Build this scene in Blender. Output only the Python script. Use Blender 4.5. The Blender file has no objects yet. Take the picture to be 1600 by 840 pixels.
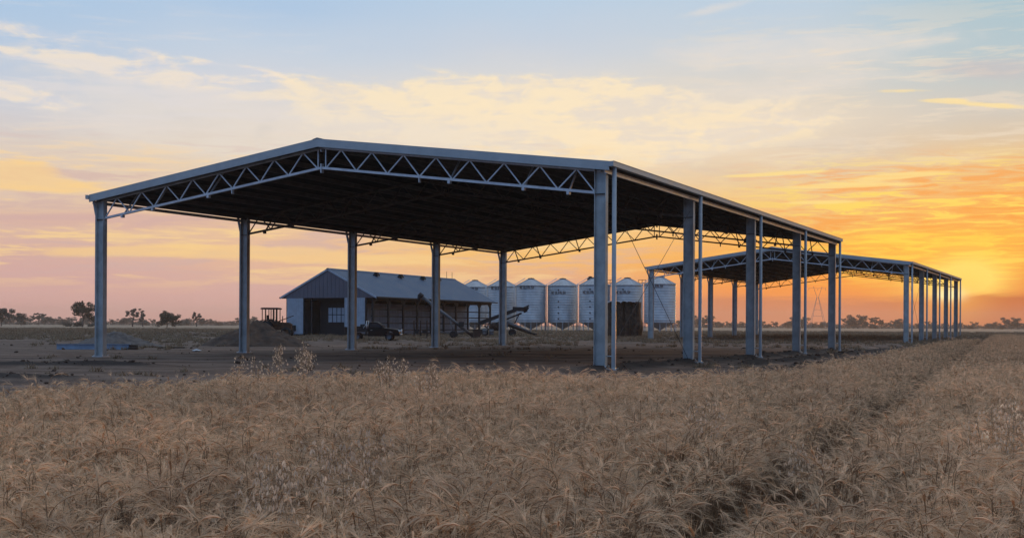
import bpy, math, random
import numpy as np
from mathutils import Vector, Matrix
R = math.radians
random.seed(7)
SC = bpy.context.scene
COL = SC.collection

# ---------------------------------------------------------------- camera
FPX, HY, ROLL, CAMH = 1814.5, 508.3, 0.0046, 1.6          # photo pixels (1600 wide)
cam = bpy.data.cameras.new('camera')
cam.sensor_width = 36.0
cam.lens = FPX / 1600 * 36
cam.shift_y = (HY - 420) / 1600
cam.clip_start = 0.05
cam.clip_end = 20000
camo = bpy.data.objects.new('camera', cam)
camo.matrix_world = Matrix.Translation((0, 0, CAMH)) @ Matrix.Rotation(R(90), 4, 'X') @ Matrix.Rotation(ROLL, 4, 'Z')
COL.objects.link(camo)
SC.camera = camo

SC.render.engine = 'CYCLES'
SC.cycles.use_denoising = True
SC.cycles.max_bounces = 8
SC.cycles.diffuse_bounces = 6
SC.cycles.transparent_max_bounces = 8
SC.cycles.volume_bounces = 0
SC.cycles.sample_clamp_indirect = 4
SC.view_settings.view_transform = 'Standard'
SC.view_settings.look = 'None'
SC.view_settings.exposure = 0.0
SC.view_settings.gamma = 1.0

def s2l(c):
    return tuple((v/255/12.92 if v/255 <= .04045 else ((v/255+.055)/1.055)**2.4) for v in c)
def azd(px): return math.degrees(math.atan((px-800)/FPX))
def eld(px, py): return math.degrees(math.atan((HY+ROLL*(px-800)-py)/math.hypot(FPX, px-800)))

# ---------------------------------------------------------------- node helper
class NB:
    def __init__(s, nt): s.nt = nt
    def new(s, t, **k):
        n = s.nt.nodes.new(t)
        for a, b in k.items(): setattr(n, a, b)
        return n
    def setin(s, sock, v):
        if hasattr(v, 'links') or isinstance(v, bpy.types.NodeSocket): s.nt.links.new(v, sock)
        elif isinstance(v, (tuple, list)) and len(v) == 3 and sock.type == 'RGBA': sock.default_value = (*v, 1)
        else: sock.default_value = v
    def m(s, op, a, b=None, c=None, clamp=False):
        n = s.new('ShaderNodeMath', operation=op, use_clamp=clamp)
        s.setin(n.inputs[0], a)
        if b is not None: s.setin(n.inputs[1], b)
        if c is not None: s.setin(n.inputs[2], c)
        return n.outputs[0]
    def mix(s, f, a, b, mode='MIX'):
        n = s.new('ShaderNodeMix', data_type='RGBA', blend_type=mode)
        s.setin(n.inputs[0], f); s.setin(n.inputs[6], a); s.setin(n.inputs[7], b)
        return n.outputs[2]
    def xyz(s, x, y, z):
        n = s.new('ShaderNodeCombineXYZ')
        for i, v in enumerate((x, y, z)): s.setin(n.inputs[i], v)
        return n.outputs[0]
    def noise(s, vec, scale=1, detail=4, rough=.55, dist=0, lac=2.0):
        n = s.new('ShaderNodeTexNoise')
        if vec is not None: s.setin(n.inputs['Vector'], vec)
        n.inputs['Scale'].default_value = scale; n.inputs['Detail'].default_value = detail
        n.inputs['Roughness'].default_value = rough; n.inputs['Distortion'].default_value = dist
        n.inputs['Lacunarity'].default_value = lac
        return n.outputs[0]
    def ramp(s, f, stops, interp='LINEAR'):
        n = s.new('ShaderNodeValToRGB'); n.color_ramp.interpolation = interp
        e = n.color_ramp.elements
        while len(e) > 1: e.remove(e[-1])
        for i, (p, c) in enumerate(stops):
            el = e[0] if i == 0 else e.new(p)
            el.position = p; el.color = (*c, 1) if len(c) == 3 else c
        s.setin(n.inputs[0], f)
        return n.outputs[0]
    def smooth(s, v, a, b):
        n = s.new('ShaderNodeMapRange', interpolation_type='SMOOTHSTEP')
        s.setin(n.inputs['Value'], v); n.inputs['From Min'].default_value = a; n.inputs['From Max'].default_value = b
        return n.outputs[0]
    def lin(s, v, a, b, c=0, d=1):
        n = s.new('ShaderNodeMapRange')
        s.setin(n.inputs['Value'], v); n.inputs['From Min'].default_value = a; n.inputs['From Max'].default_value = b
        n.inputs['To Min'].default_value = c; n.inputs['To Max'].default_value = d
        return n.outputs[0]

# ---------------------------------------------------------------- sun
SUN_AZ, SUN_EL = azd(1484), 1.7
sun = bpy.data.lights.new('sun', 'SUN')
sun.energy = 0.9; sun.angle = R(1.5); sun.color = (1.0, .42, .10)
suno = bpy.data.objects.new('sun', sun)
sd = Vector((math.sin(R(SUN_AZ))*math.cos(R(SUN_EL)), math.cos(R(SUN_AZ))*math.cos(R(SUN_EL)), math.sin(R(SUN_EL))))
suno.rotation_euler = sd.to_track_quat('Z', 'Y').to_euler()
suno.location = sd*300
COL.objects.link(suno)

# ---------------------------------------------------------------- world: sunset sky
W = bpy.data.worlds.new('World'); SC.world = W; W.use_nodes = True
nt = W.node_tree; nt.nodes.clear(); b = NB(nt)
tc = b.new('ShaderNodeTexCoord').outputs['Generated']
sep = b.new('ShaderNodeSeparateXYZ'); nt.links.new(tc, sep.inputs[0])
dx, dy, dz = sep.outputs
az = b.m('MULTIPLY', b.m('ARCTAN2', dx, dy), 180/math.pi)
el = b.m('MULTIPLY', b.m('ARCSINE', b.m('MINIMUM', b.m('MAXIMUM', dz, -1.0), 1.0)), 180/math.pi)
el0 = b.m('MAXIMUM', el, 0.0)
# large slow warp so that no band is perfectly level
wv = b.noise(b.xyz(b.m('MULTIPLY', az, .09), b.m('MULTIPLY', el, .28), 3.1), 1, 3, .5)
elw = b.m('ADD', el0, b.m('MULTIPLY', b.m('SUBTRACT', wv, .5), 2.2))
t = b.m('POWER', b.m('MULTIPLY', b.m('MAXIMUM', elw, 0.0), 1/90), .5)   # 0..1, stretched near the horizon
rows = [508, 490, 450, 400, 320, 240, 160, 80, 0]
tab = {
 0:    [(206,158,150),(212,166,160),(215,171,165),(217,175,165),(226,192,168),(224,206,190),(206,207,214),(188,203,222),(173,199,226)],
 400:  [(206,156,146),(213,166,158),(217,173,164),(232,186,156),(238,202,160),(230,214,194),(214,213,217),(196,209,224),(174,199,226)],
 800:  [(208,150,132),(214,164,148),(222,172,148),(249,194,112),(250,210,148),(240,220,192),(226,219,210),(200,209,221),(186,206,226)],
 1200: [(196,116,80),(204,128,92),(240,146,66),(249,174,76),(241,198,134),(228,206,178),(219,211,199),(204,211,216),(189,207,223)],
 1600: [(170,78,28),(188,94,34),(220,118,40),(248,152,58),(249,176,84),(234,198,146),(206,200,190),(180,199,206),(171,196,206)],
}
up = [(30, (186,204,226)), (55, (192,204,222)), (90, (190,202,220))]
back = [(0, (64,98,150)), (4, (68,110,168)), (10, (80,130,192)), (25, (106,156,212)), (55, (160,188,222)), (90, (190,202,220))]
def station(px):
    st = [(math.sqrt(max(0, eld(px, r))/90), s2l(c)) for r, c in zip(rows, tab[px])]
    st += [(math.sqrt(e/90), s2l(c)) for e, c in up]
    st[0] = (0, st[0][1])
    return b.ramp(t, st)
pxs = [0, 400, 800, 1200, 1600]
base = station(0)
for i in range(1, 5):
    f = b.smooth(az, azd(pxs[i-1]), azd(pxs[i]))
    base = b.mix(f, base, station(pxs[i]))
bk = b.ramp(t, [(math.sqrt(e/90), s2l(c)) for e, c in back])
base = b.mix(b.smooth(b.m('ABSOLUTE', b.m('SUBTRACT', az, 15.0)), 45, 140), base, bk)

def gauss(px, py, wx, wy, tilt=0.0):
    """soft elliptical patch of sky; centre and half sizes given where the photograph shows them"""
    a0, e0 = azd(px), eld(px, py)
    k = math.degrees(1/FPX)
    u = b.m('SUBTRACT', az, a0); v = b.m('SUBTRACT', el, e0)
    if tilt: v = b.m('ADD', v, b.m('MULTIPLY', u, tilt))
    q = b.m('ADD', b.m('POWER', b.m('ABSOLUTE', b.m('DIVIDE', u, wx*k)), 2.0), b.m('POWER', b.m('ABSOLUTE', b.m('DIVIDE', v, wy*k)), 2.0))
    return b.m('EXPONENT', b.m('MULTIPLY', q, -1.0))
def add(*v):
    r = v[0]
    for x in v[1:]: r = b.m('ADD', r, x)
    return r
# noises in sky angles
nA = b.noise(b.xyz(b.m('MULTIPLY', az, .30), b.m('MULTIPLY', el, .95), 1.7), 1, 7, .56, .6)     # billows
nS = b.noise(b.xyz(b.m('MULTIPLY', az, .16), b.m('MULTIPLY', b.m('ADD', el, b.m('MULTIPLY', az, -.03)), 1.55), 8.4), 1, 6, .60, .5)   # streaks
nF = b.noise(b.xyz(b.m('MULTIPLY', az, .42), b.m('MULTIPLY', b.m('ADD', el, b.m('MULTIPLY', az, .02)), 4.2), 2.2), 1, 5, .62, .9)     # fine streaks
nB = b.noise(b.xyz(b.m('MULTIPLY', az, .85), b.m('MULTIPLY', el, 1.7), 5.2), 1, 7, .62, .8)    # small curls
cB = b.m('SUBTRACT', nB, .5)
cA = b.m('SUBTRACT', nA, .5); cS = b.m('SUBTRACT', nS, .5); cF = b.m('SUBTRACT', nF, .5)

# cloud mass 1: cream bank of cloud, brighter on its crisp upper edge
def mass(parts, amp=2.2, lo=.25, hi=.95):
    g = add(*[gauss(*p) for p in parts])
    v = b.m('ADD', b.m('MULTIPLY', b.m('MINIMUM', g, 1.0), 1.0), b.m('MULTIPLY', add(cA, b.m('MULTIPLY', cB, .42), b.m('MULTIPLY', cS, .35)), amp))
    return b.m('MULTIPLY', b.smooth(v, lo, hi), b.smooth(g, .04, .35))
cream = mass([(790,150,185,32,.02),(700,170,70,30,.25),(640,175,45,22,.3),(500,140,75,20,.05),(425,148,70,8,-.10),(520,165,45,20),(930,160,120,36),(990,205,240,40,-.10),(1130,215,180,26,-.16),(750,215,260,36,0)])
hl = b.smooth(add(b.m('MULTIPLY', cA, .9), b.m('MULTIPLY', cB, .45), b.m('MULTIPLY', cS, .6)), -.13, .12)
base = b.mix(b.m('MULTIPLY', add(gauss(780,185,330,52), gauss(1080,220,260,34,-.08)), .42), base, s2l((250,229,198)))
sky = b.mix(b.m('MULTIPLY', cream, .78), base, b.mix(hl, s2l((232,220,206)), s2l((255,233,194))))
wisps = mass([(108,90,38,13,.05),(170,104,95,9,.12),(232,88,24,12,.1),(240,112,90,12,.05),(318,97,30,5,.22),(400,112,36,7,.15),(300,122,130,20,.02),(60,155,80,10,.18),(40,150,60,14,.1),(40,48,150,11,.07),(10,80,40,5,.1)], 2.3, .25, 1.15)
sky = b.mix(b.m('MULTIPLY', wisps, .72), sky, b.mix(hl, s2l((214,214,221)), s2l((252,232,204))))
veil = mass([(1200,75,170,24,-.02),(1100,18,60,8,-.2),(1290,80,170,16,-.04),(1230,135,240,30,-.08),(250,150,260,50,.1),(300,215,240,30,.08),(620,215,240,40)], 1.6, .25, 1.3)
sky = b.mix(b.m('MULTIPLY', veil, .55), sky, s2l((232,222,212)))
str2 = b.m('MULTIPLY', b.smooth(add(cS, b.m('MULTIPLY', cF, .5)), -.02, .14), b.m('MULTIPLY', b.smooth(el, 5.5, 8.5), b.smooth(el, 16, 12)))
sky = b.mix(b.m('MULTIPLY', b.m('MULTIPLY', str2, b.smooth(az, 4, 14)), .5), sky, s2l((238,222,200)))
sky = b.mix(b.m('MULTIPLY', b.m('MULTIPLY', str2, b.smooth(az, -6, -14)), .35), sky, s2l((226,220,220)))
sky = b.mix(b.m('MULTIPLY', b.smooth(add(gauss(1545,108,90,16,.08), cA), .1, .9), .5), sky, s2l((200,190,192)))
shade = b.m('MULTIPLY', b.smooth(add(gauss(700,270,420,40), gauss(1270,240,190,40,-.05), gauss(412,203,18,16,-.5), gauss(1530,110,90,16,.1)), .1, 1.0), b.smooth(cA, -.1, .12))
sky = b.mix(b.m('MULTIPLY', shade, .22), sky, s2l((196,192,190)))
crisp = mass([(1540,164,75,4,.14),(1470,157,40,4,.03),(1410,142,50,4,.05)], 1.5, .25, 1.0)
sky = b.mix(b.m('MULTIPLY', crisp, .8), sky, s2l((254,226,160)))

# peach and pink streaks low in the west-south-west
zL = b.m('MULTIPLY', b.smooth(az, 13, 1), b.m('MULTIPLY', b.smooth(el, 1.2, 3.0), b.smooth(el, 9.8, 6.5)))
sL = b.m('ADD', cS, b.m('MULTIPLY', cF, .45))
sky = b.mix(b.m('MULTIPLY', b.m('MULTIPLY', zL, b.smooth(sL, -.01, .14)), .80), sky, s2l((250,212,150)))
sky = b.mix(b.m('MULTIPLY', b.m('MULTIPLY', zL, b.smooth(sL, -.02, -.16)), .60), sky, s2l((211,178,172)))
pe = mass([(60,290,110,14,-.02),(20,262,70,14,.0),(250,392,230,10,-.03),(560,405,200,12,0)], .9, .3, .75)
sky = b.mix(b.m('MULTIPLY', pe, .7), sky, s2l((252,210,142)))
pk = b.m('MULTIPLY', b.smooth(add(gauss(150,450,380,34,0), gauss(560,470,300,22), gauss(90,345,120,12), gauss(250,345,120,14)), .15, .9), b.smooth(cS, .13, -.06))
sky = b.mix(b.m('MULTIPLY', pk, .55), sky, s2l((213,171,165)))

# golden ripples in the north-west, towards the sun
zR = b.m('MULTIPLY', b.smooth(az, 8, 17), b.m('MULTIPLY', b.smooth(el, 1.6, 2.8), b.smooth(el, 8.6, 6.6)))
sR = b.m('ADD', b.m('MULTIPLY', cF, 1.0), b.m('MULTIPLY', cS, .6))
sky = b.mix(b.m('MULTIPLY', b.m('MULTIPLY', zR, b.smooth(sR, -.02, .15)), .82), sky, s2l((255,222,98)))
sky = b.mix(b.m('MULTIPLY', b.m('MULTIPLY', zR, b.smooth(sR, -.01, -.15)), .65), sky, s2l((249,158,66)))
bands = mass([(1210,272,90,3.5,-.03),(1280,316,60,3,0),(1330,290,120,4,.0),(1400,275,90,6,-.05)], .7, .3, .7)
sky = b.mix(b.m('MULTIPLY', bands, .7), sky, s2l((255,224,140)))

# sun glow
glow1 = b.m('MINIMUM', add(gauss(1460,408,115,38), gauss(1530,425,40,30), gauss(1430,375,150,14)), 1.0); glow2 = b.m('MINIMUM', add(gauss(1485,446,60,26), gauss(1515,428,44,26)), 1.0); glow3 = gauss(1482,460,20,10); glow4 = gauss(1380,440,260,60)
sky = b.mix(b.m('MULTIPLY', glow4, .5), sky, s2l((251,150,48)))
sky = b.mix(b.m('MULTIPLY', b.m('MULTIPLY', glow1, .8), b.m('ADD', .45, b.m('MULTIPLY', b.smooth(sR, -.14, .10), .55))), sky, s2l((255,214,72)))
sky = b.mix(b.m('MULTIPLY', glow2, .95), sky, (1.06, .76, .15))
# mauve bank of low cloud just over the horizon, its top edge uneven, covering the foot of the glow
eb = b.m('ADD', el, b.m('MULTIPLY', cS, 1.1))
low = b.m('MULTIPLY', b.smooth(eb, 1.62, 1.22), b.smooth(az, 6, 11))
lowc = b.mix(b.smooth(az, 14, 24), s2l((202,122,84)), s2l((186,84,24)))
sky = b.mix(b.m('MULTIPLY', low, .9), sky, lowc)
hot = b.m('MULTIPLY', gauss(1486,474,50,30), .55)
sky = b.mix(hot, sky, s2l((255,176,44)))
sky = b.mix(b.m('MINIMUM', b.m('MULTIPLY', glow3, 1.2), 1.0), sky, (1.08, .95, .46))
# the haze in front of the low sky takes some of its light away
sky = b.mix(b.smooth(el, 3.4, .3), sky, b.mix(1.0, sky, (1.10,1.07,1.03), 'MULTIPLY'))
# ground side of the world below the horizon (never seen, the ground sheet covers it)
sky = b.mix(b.smooth(el, 0, -2), sky, (.05, .04, .035))
ni = b.new('ShaderNodeTexSky', sky_type='NISHITA', sun_disc=False)
ni.sun_elevation = R(SUN_EL); ni.sun_rotation = R(SUN_AZ)
bg1 = b.new('ShaderNodeBackground'); nt.links.new(sky, bg1.inputs[0]); bg1.inputs[1].default_value = 1.075
bg2 = b.new('ShaderNodeBackground'); nt.links.new(ni.outputs[0], bg2.inputs[0]); bg2.inputs[1].default_value = 0.05
mxs = b.new('ShaderNodeMixShader'); mxs.inputs[0].default_value = .06
nt.links.new(bg1.outputs[0], mxs.inputs[1]); nt.links.new(bg2.outputs[0], mxs.inputs[2])
wo = b.new('ShaderNodeOutputWorld'); nt.links.new(mxs.outputs[0], wo.inputs[0])

# ---------------------------------------------------------------- terrain
def sst(v, a, c):
    q = np.clip((np.asarray(v, float)-a)/(c-a), 0, 1); return q*q*(3-2*q)
X0, Y0, YAW, SPAN, BAY = 3.3636, 44.0838, .4718, 25.975, 10.49
EAVE, APEX, OH, END = 7.7506, 9.5176, .483, .347
Ux, Uy = math.sin(YAW), math.cos(YAW)
def shed_local(x, y):
    """metres outwards from the right-hand column line, and along it"""
    return (x-X0)*Uy-(y-Y0)*Ux, (x-X0)*Ux+(y-Y0)*Uy
_rs = np.random.RandomState(5)
_waves = [(_rs.uniform(-1, 1), _rs.uniform(-1, 1), _rs.uniform(0, 6.3)) for _ in range(24)]
def fbm(x, y, scale):
    x = np.asarray(x, float)/scale; y = np.asarray(y, float)/scale
    r = 0*x; f = 1.0; a = 1.0
    for k in range(0, 24, 6):
        for (p, q, w) in _waves[k:k+6]:
            r = r+a*np.sin((p*x+q*y)*f*6.3+w+1.7*np.sin(q*x*f*3.1-p*y*f*2.3))/6
        f *= 2.03; a *= .55
    return r
def windrow(x, y):
    """low heaps of dark soil pushed up beside the pad"""
    x = np.asarray(x, float); y = np.asarray(y, float)
    q, s = shed_local(x, y)
    w1 = np.exp(-((y-(43.6+.06*(x+22)+.5*fbm(x, y, 9)))/.9)**2)*sst(x, -12.5, -15)*sst(x, -36, -24)
    w2 = np.exp(-((y-(33.6+.03*(x+17)+.5*fbm(x, y+9, 7)))/1.1)**2)*sst(x, -10.5, -14)*.8
    w3 = np.exp(-((q-(2.6+.7*fbm(x, y, 8)))/.8)**2)*sst(s, 6, 14)*sst(s, 70, 45)
    w4 = np.exp(-((q-(5.4+.9*fbm(x, y, 10)))/.6)**2)*sst(s, -3, 8)*sst(s, 62, 40)
    w5 = np.exp(-(q/.9)**2)*sst(s, -4, 0)*sst(s, 50, 42)*.6
    return np.clip(np.maximum.reduce([w1, w2, w3, w4, w5])*(1+.5*fbm(x, y, 2.2)), 0, 1.2)
def tz(x, y, rough=True):
    x = np.asarray(x, float); y = np.asarray(y, float)
    q, s = shed_local(x, y)
    z = .4*sst(y, 80, 170) - .13*sst(q, .0, .6)*sst(y, 140, 90)
    if rough:
        for (x0_, y0_, sl, cv) in ((-30, 63, -.14, 6), (-28, 71, -.22, 9), (-36, 52, .02, 4), (-20, 100, -.05, 7)):
            c_ = y-(y0_+sl*(x-x0_)+.5*np.sin(x/cv))
            z = z - .06*(np.exp(-((c_-.95)/.34)**2)+np.exp(-((c_+.95)/.34)**2))*sst(x, 40, 22)
        z = z + (.022*fbm(x, y, 5)+.012*fbm(x, y, 1.3))*sst(y, 400, 120) + .17*windrow(x, y)
    return z

# ---------------------------------------------------------------- mesh helpers
class MB:
    def __init__(s): s.v = []; s.f = []; s.sm = []
    def addv(s, vs, fs, smooth=False):
        n = len(s.v); s.v += [tuple(p) for p in vs]
        s.f += [tuple(i+n for i in f) for f in fs]; s.sm += [smooth]*len(fs); return s
    def box(s, lo, hi, M=None):
        (a, c, e), (d, g, h) = lo, hi
        vs = [Vector(p) for p in ((a,c,e),(d,c,e),(d,g,e),(a,g,e),(a,c,h),(d,c,h),(d,g,h),(a,g,h))]
        if M: vs = [M @ p for p in vs]
        return s.addv(vs, [(3,2,1,0),(4,5,6,7),(0,1,5,4),(1,2,6,5),(2,3,7,6),(3,0,4,7)])
    def beam(s, p, q, w, h=None, up=(0,0,1)):
        """rectangular bar from p to q"""
        p, q = Vector(p), Vector(q); h = h or w
        z = (q-p).normalized(); u = Vector(up)
        if abs(z.dot(u)) > .98: u = Vector((1,0,0))
        x = u.cross(z).normalized(); y = z.cross(x)
        vs = [o+x*(w/2*i)+y*(h/2*j) for o in (p, q) for i, j in ((-1,-1),(1,-1),(1,1),(-1,1))]
        return s.addv(vs, [(3,2,1,0),(4,5,6,7),(0,1,5,4),(1,2,6,5),(2,3,7,6),(3,0,4,7)])
    def tube(s, pts, rad, n=8, cap=True, smooth=True):
        pts = [Vector(p) for p in pts]
        rad = rad if isinstance(rad, (list, tuple)) else [rad]*len(pts)
        vs = []; prev = None
        for i, p in enumerate(pts):
            d = (pts[min(i+1, len(pts)-1)]-pts[max(i-1, 0)]).normalized()
            if prev is None:
                u = Vector((0,0,1)) if abs(d.z) < .95 else Vector((1,0,0))
                x = u.cross(d).normalized()
            else:
                x = (prev-d*prev.dot(d)).normalized()
            prev = x; y = d.cross(x)
            for k in range(n):
                a = 2*math.pi*k/n
                vs.append(p+(x*math.cos(a)+y*math.sin(a))*rad[i])
        fs = [(i*n+k, i*n+(k+1)%n, (i+1)*n+(k+1)%n, (i+1)*n+k) for i in range(len(pts)-1) for k in range(n)]
        s.addv(vs, fs, smooth)
        if cap:
            m = len(s.v)-len(vs)
            s.f += [tuple(m+k for k in reversed(range(n))), tuple(m+(len(pts)-1)*n+k for k in range(n))]; s.sm += [False]*2
        return s
    def lathe(s, prof, n=24, c=(0,0,0), smooth=True, axis='z'):
        vs = []
        for r, z in prof:
            for k in range(n):
                a = 2*math.pi*k/n
                if axis == 'z': vs.append((c[0]+r*math.cos(a), c[1]+r*math.sin(a), c[2]+z))
                elif axis == 'y': vs.append((c[0]+r*math.cos(a), c[1]+z, c[2]+r*math.sin(a)))
                else: vs.append((c[0]+z, c[1]+r*math.cos(a), c[2]+r*math.sin(a)))
        fl = axis == 'y'
        fs = []
        for i in range(len(prof)-1):
            for k in range(n):
                f = (i*n+k, i*n+(k+1)%n, (i+1)*n+(k+1)%n, (i+1)*n+k)
                fs.append(f[::-1] if fl else f)
        return s.addv(vs, fs, smooth)
    def prism(s, poly, lo, hi, axis='y'):
        """polygon in the other two axes pushed along axis"""
        n = len(poly)
        def P(a, c, t): return {'y': (a, t, c), 'x': (t, a, c), 'z': (a, c, t)}[axis]
        vs = [P(a, c, lo) for a, c in poly]+[P(a, c, hi) for a, c in poly]
        fs = [tuple(reversed(range(n))), tuple(range(n, 2*n))]+[(i, (i+1)%n, n+(i+1)%n, n+i) for i in range(n)]
        return s.addv(vs, fs)
    def mesh(s, name, mat):
        me = bpy.data.meshes.new(name); me.from_pydata(s.v, [], s.f)
        me.polygons.foreach_set('use_smooth', s.sm)
        if mat: me.materials.append(mat)
        me.update(); return me
    def build(s, name, mat, parent=None):
        return link(name, s.mesh(name, mat), parent)
def link(name, me, parent=None, loc=None, rot=None):
    o = bpy.data.objects.new(name, me); COL.objects.link(o)
    if parent: o.parent = parent
    if loc is not None: o.location = loc
    if rot is not None: o.rotation_euler = rot
    return o
def tag(o, label=None, cat=None, group=None, kind=None):
    for k, v in (('label', label), ('category', cat), ('group', group), ('kind', kind)):
        if v: o[k] = v
    return o
def thing(name, label, cat, loc, rz=0, group=None):
    o = link(name, None, None, loc, (0, 0, rz)); return tag(o, label, cat, group)
def kids(o): return list(o.children)
def copy_tree(o, parent=None):
    c = o.copy(); COL.objects.link(c)
    if parent: c.parent = parent
    for ch in kids(o): copy_tree(ch, c)
    return c

# ---------------------------------------------------------------- materials
def mat(name, c, rough=.6, metal=0, var=.12, scale=3, spec=.4, bump=0, bscale=30, c2=None, coord='Object', trans=0):
    m = bpy.data.materials.new(name); m.use_nodes = True
    n = NB(m.node_tree); bs = m.node_tree.nodes['Principled BSDF']
    tcn = n.new('ShaderNodeTexCoord').outputs[coord] if coord != 'World' else n.new('ShaderNodeNewGeometry').outputs['Position']
    nz = n.noise(tcn, scale, 6, .6)
    c2 = c2 or tuple(v*(1-var*2.2) for v in c)
    colr = n.mix(n.smooth(nz, .3, .72), c2, tuple(min(1, v*(1+var*.6)) for v in c))
    m.node_tree.links.new(colr, bs.inputs['Base Color'])
    bs.inputs['Roughness'].default_value = rough; bs.inputs['Metallic'].default_value = metal
    bs.inputs['Specular IOR Level'].default_value = spec
    m.node_tree.links.new(n.lin(nz, .2, .8, max(0, rough-.12), min(1, rough+.12)), bs.inputs['Roughness'])
    if bump:
        bp = n.new('ShaderNodeBump'); bp.inputs['Strength'].default_value = bump; bp.inputs['Distance'].default_value = .02
        m.node_tree.links.new(n.noise(tcn, bscale, 6, .65), bp.inputs['Height'])
        m.node_tree.links.new(bp.outputs[0], bs.inputs['Normal'])
    return m
M_GAL = mat('galvanised_steel', (.62,.64,.66), .38, .5, .10, 2.5)
M_COLUMN = mat('column_steel', (.47,.50,.50), .5, .25, .16, 1.3, bump=.08)
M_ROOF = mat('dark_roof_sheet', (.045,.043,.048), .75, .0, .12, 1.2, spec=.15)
M_FLASH = mat('flashing_steel', (.45,.48,.49), .45, .35, .06, 1.5)
M_PURLIN = mat('purlin_steel', (.19,.17,.165), .7, .1, .12, 2, spec=.2)
M_PLASTIC = mat('pipe_plastic', (.36,.39,.41), .4, 0, .06, 4)
M_SILO = mat('silo_steel', (.47,.50,.53), .5, .4, .14, .5)
M_DARKST = mat('dark_steel', (.022,.022,.025), .65, .1, .2, 4)
M_BLACK = mat('black_rubber', (.018,.018,.02), .8, 0, .2, 8)
M_RUST = mat('rusty_steel', (.07,.045,.035), .8, .2, .3, 5)
M_SHADEST = mat('shaded_brown_steel', (.15,.12,.105), .65, .2, .2, 3)  # inner trusses' shade put into the colour; one brace rod shares the brown
M_AUGER = mat('dull_galvanised', (.13,.135,.145), .5, .4, .15, 3)
M_LETTER = mat('black_lettering', (.09,.09,.10), .6, 0, .1, 4)
M_CONC = mat('concrete', (.30,.29,.28), .9, 0, .15, 5, bump=.3)

# ---------------------------------------------------------------- ground
def ground_mat():
    m = bpy.data.materials.new('yard_soil'); m.use_nodes = True
    n = NB(m.node_tree); bs = m.node_tree.nodes['Principled BSDF']
    pos = n.new('ShaderNodeNewGeometry').outputs['Position']
    sp = n.new('ShaderNodeSeparateXYZ'); m.node_tree.links.new(pos, sp.inputs[0])
    big = n.noise(pos, .045, 5, .55); mid = n.noise(pos, .5, 6, .6); fine = n.noise(pos, 5, 6, .7)
    # wheel marks run along the shed
    al = n.m('ADD', n.m('MULTIPLY', sp.outputs[0], Uy*.9), n.m('MULTIPLY', sp.outputs[1], -Ux*.9))
    st = n.noise(n.xyz(n.m('MULTIPLY', sp.outputs[0], .05), n.m('MULTIPLY', sp.outputs[1], .62), 0), 1, 6, .62, .5)
    c = n.mix(n.smooth(mid, .34, .68), (.092,.060,.045), (.175,.122,.093))
    c = n.mix(n.m('MULTIPLY', n.smooth(st, .50, .66), .65), c, (.255,.185,.145))
    c = n.mix(n.m('MULTIPLY', n.smooth(st, .46, .30), .6), c, (.058,.042,.036))
    c = n.mix(n.m('MULTIPLY', n.smooth(fine, .52, .75), .5), c, (.27,.20,.155))
    c = n.mix(n.m('MULTIPLY', n.smooth(fine, .45, .25), .5), c, (.05,.038,.032))
    at = n.new('ShaderNodeAttribute', attribute_name='moist').outputs['Fac']
    c = n.mix(n.m('MULTIPLY', n.smooth(at, .12, .6), .92), c, n.mix(mid, (.022,.017,.015), (.045,.034,.029)))
    gr = n.new('ShaderNodeAttribute', attribute_name='pale').outputs['Fac']
    c = n.mix(n.m('MULTIPLY', gr, n.lin(mid, .3, .7, .55, 1)), c, n.mix(fine, (.29,.22,.15), (.42,.32,.22)))
    m.node_tree.links.new(c, bs.inputs['Base Color'])
    bs.inputs['Roughness'].default_value = .95; bs.inputs['Specular IOR Level'].default_value = .15
    bp = n.new('ShaderNodeBump'); bp.inputs['Strength'].default_value = .9; bp.inputs['Distance'].default_value = .05
    m.node_tree.links.new(n.m('ADD', n.m('MULTIPLY', fine, .6), mid), bp.inputs['Height'])
    m.node_tree.links.new(bp.outputs[0], bs.inputs['Normal'])
    return m
def axis_steps(fine_lo, fine_hi, step, lo, hi, grow=1.12):
    mid = list(np.arange(fine_lo, fine_hi+1e-6, step)); a = []; st = step; v = fine_hi
    while v < hi: st *= grow; v = min(hi, v+st); a.append(v)
    c = []; st = step; v = fine_lo
    while v > lo: st *= grow; v = max(lo, v-st); c.append(v)
    return np.array(c[::-1]+mid+a)
gx = axis_steps(-34, 46, .34, -2600, 2600); gy = axis_steps(16, 92, .30, -120, 2900)
GX, GY = np.meshgrid(gx, gy); GZ = tz(GX, GY)
nx, ny = len(gx), len(gy)
gv = np.stack([GX, GY, GZ], -1).reshape(-1, 3)
ii = (np.arange(ny-1)[:, None]*nx+np.arange(nx-1)[None, :]).ravel()
gf = np.stack([ii, ii+1, ii+nx+1, ii+nx], 1)
me = bpy.data.meshes.new('ground')
me.vertices.add(len(gv)); me.vertices.foreach_set('co', gv.ravel())
me.loops.add(gf.size); me.loops.foreach_set('vertex_index', gf.ravel())
me.polygons.add(len(gf)); me.polygons.foreach_set('loop_start', np.arange(0, gf.size, 4)); me.polygons.foreach_set('loop_total', np.full(len(gf), 4))
me.update(); me.validate()
me.polygons.foreach_set('use_smooth', [True]*len(gf))
at = me.attributes.new('moist', 'FLOAT', 'POINT'); at.data.foreach_set('value', windrow(GX, GY).ravel().astype(np.float32))
pale = sst(GY+18*fbm(GX, GY, 60)+.12*GX, 205, 245)
pale = np.maximum(pale, .5*sst(fbm(GX, GY*2.2, 22), .2, .8)*sst(GY, 95, 125))
at = me.attributes.new('pale', 'FLOAT', 'POINT'); at.data.foreach_set('value', pale.ravel().astype(np.float32))
M_SOIL = ground_mat(); me.materials.append(M_SOIL)
tag(link('ground', me), kind='structure')

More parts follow.
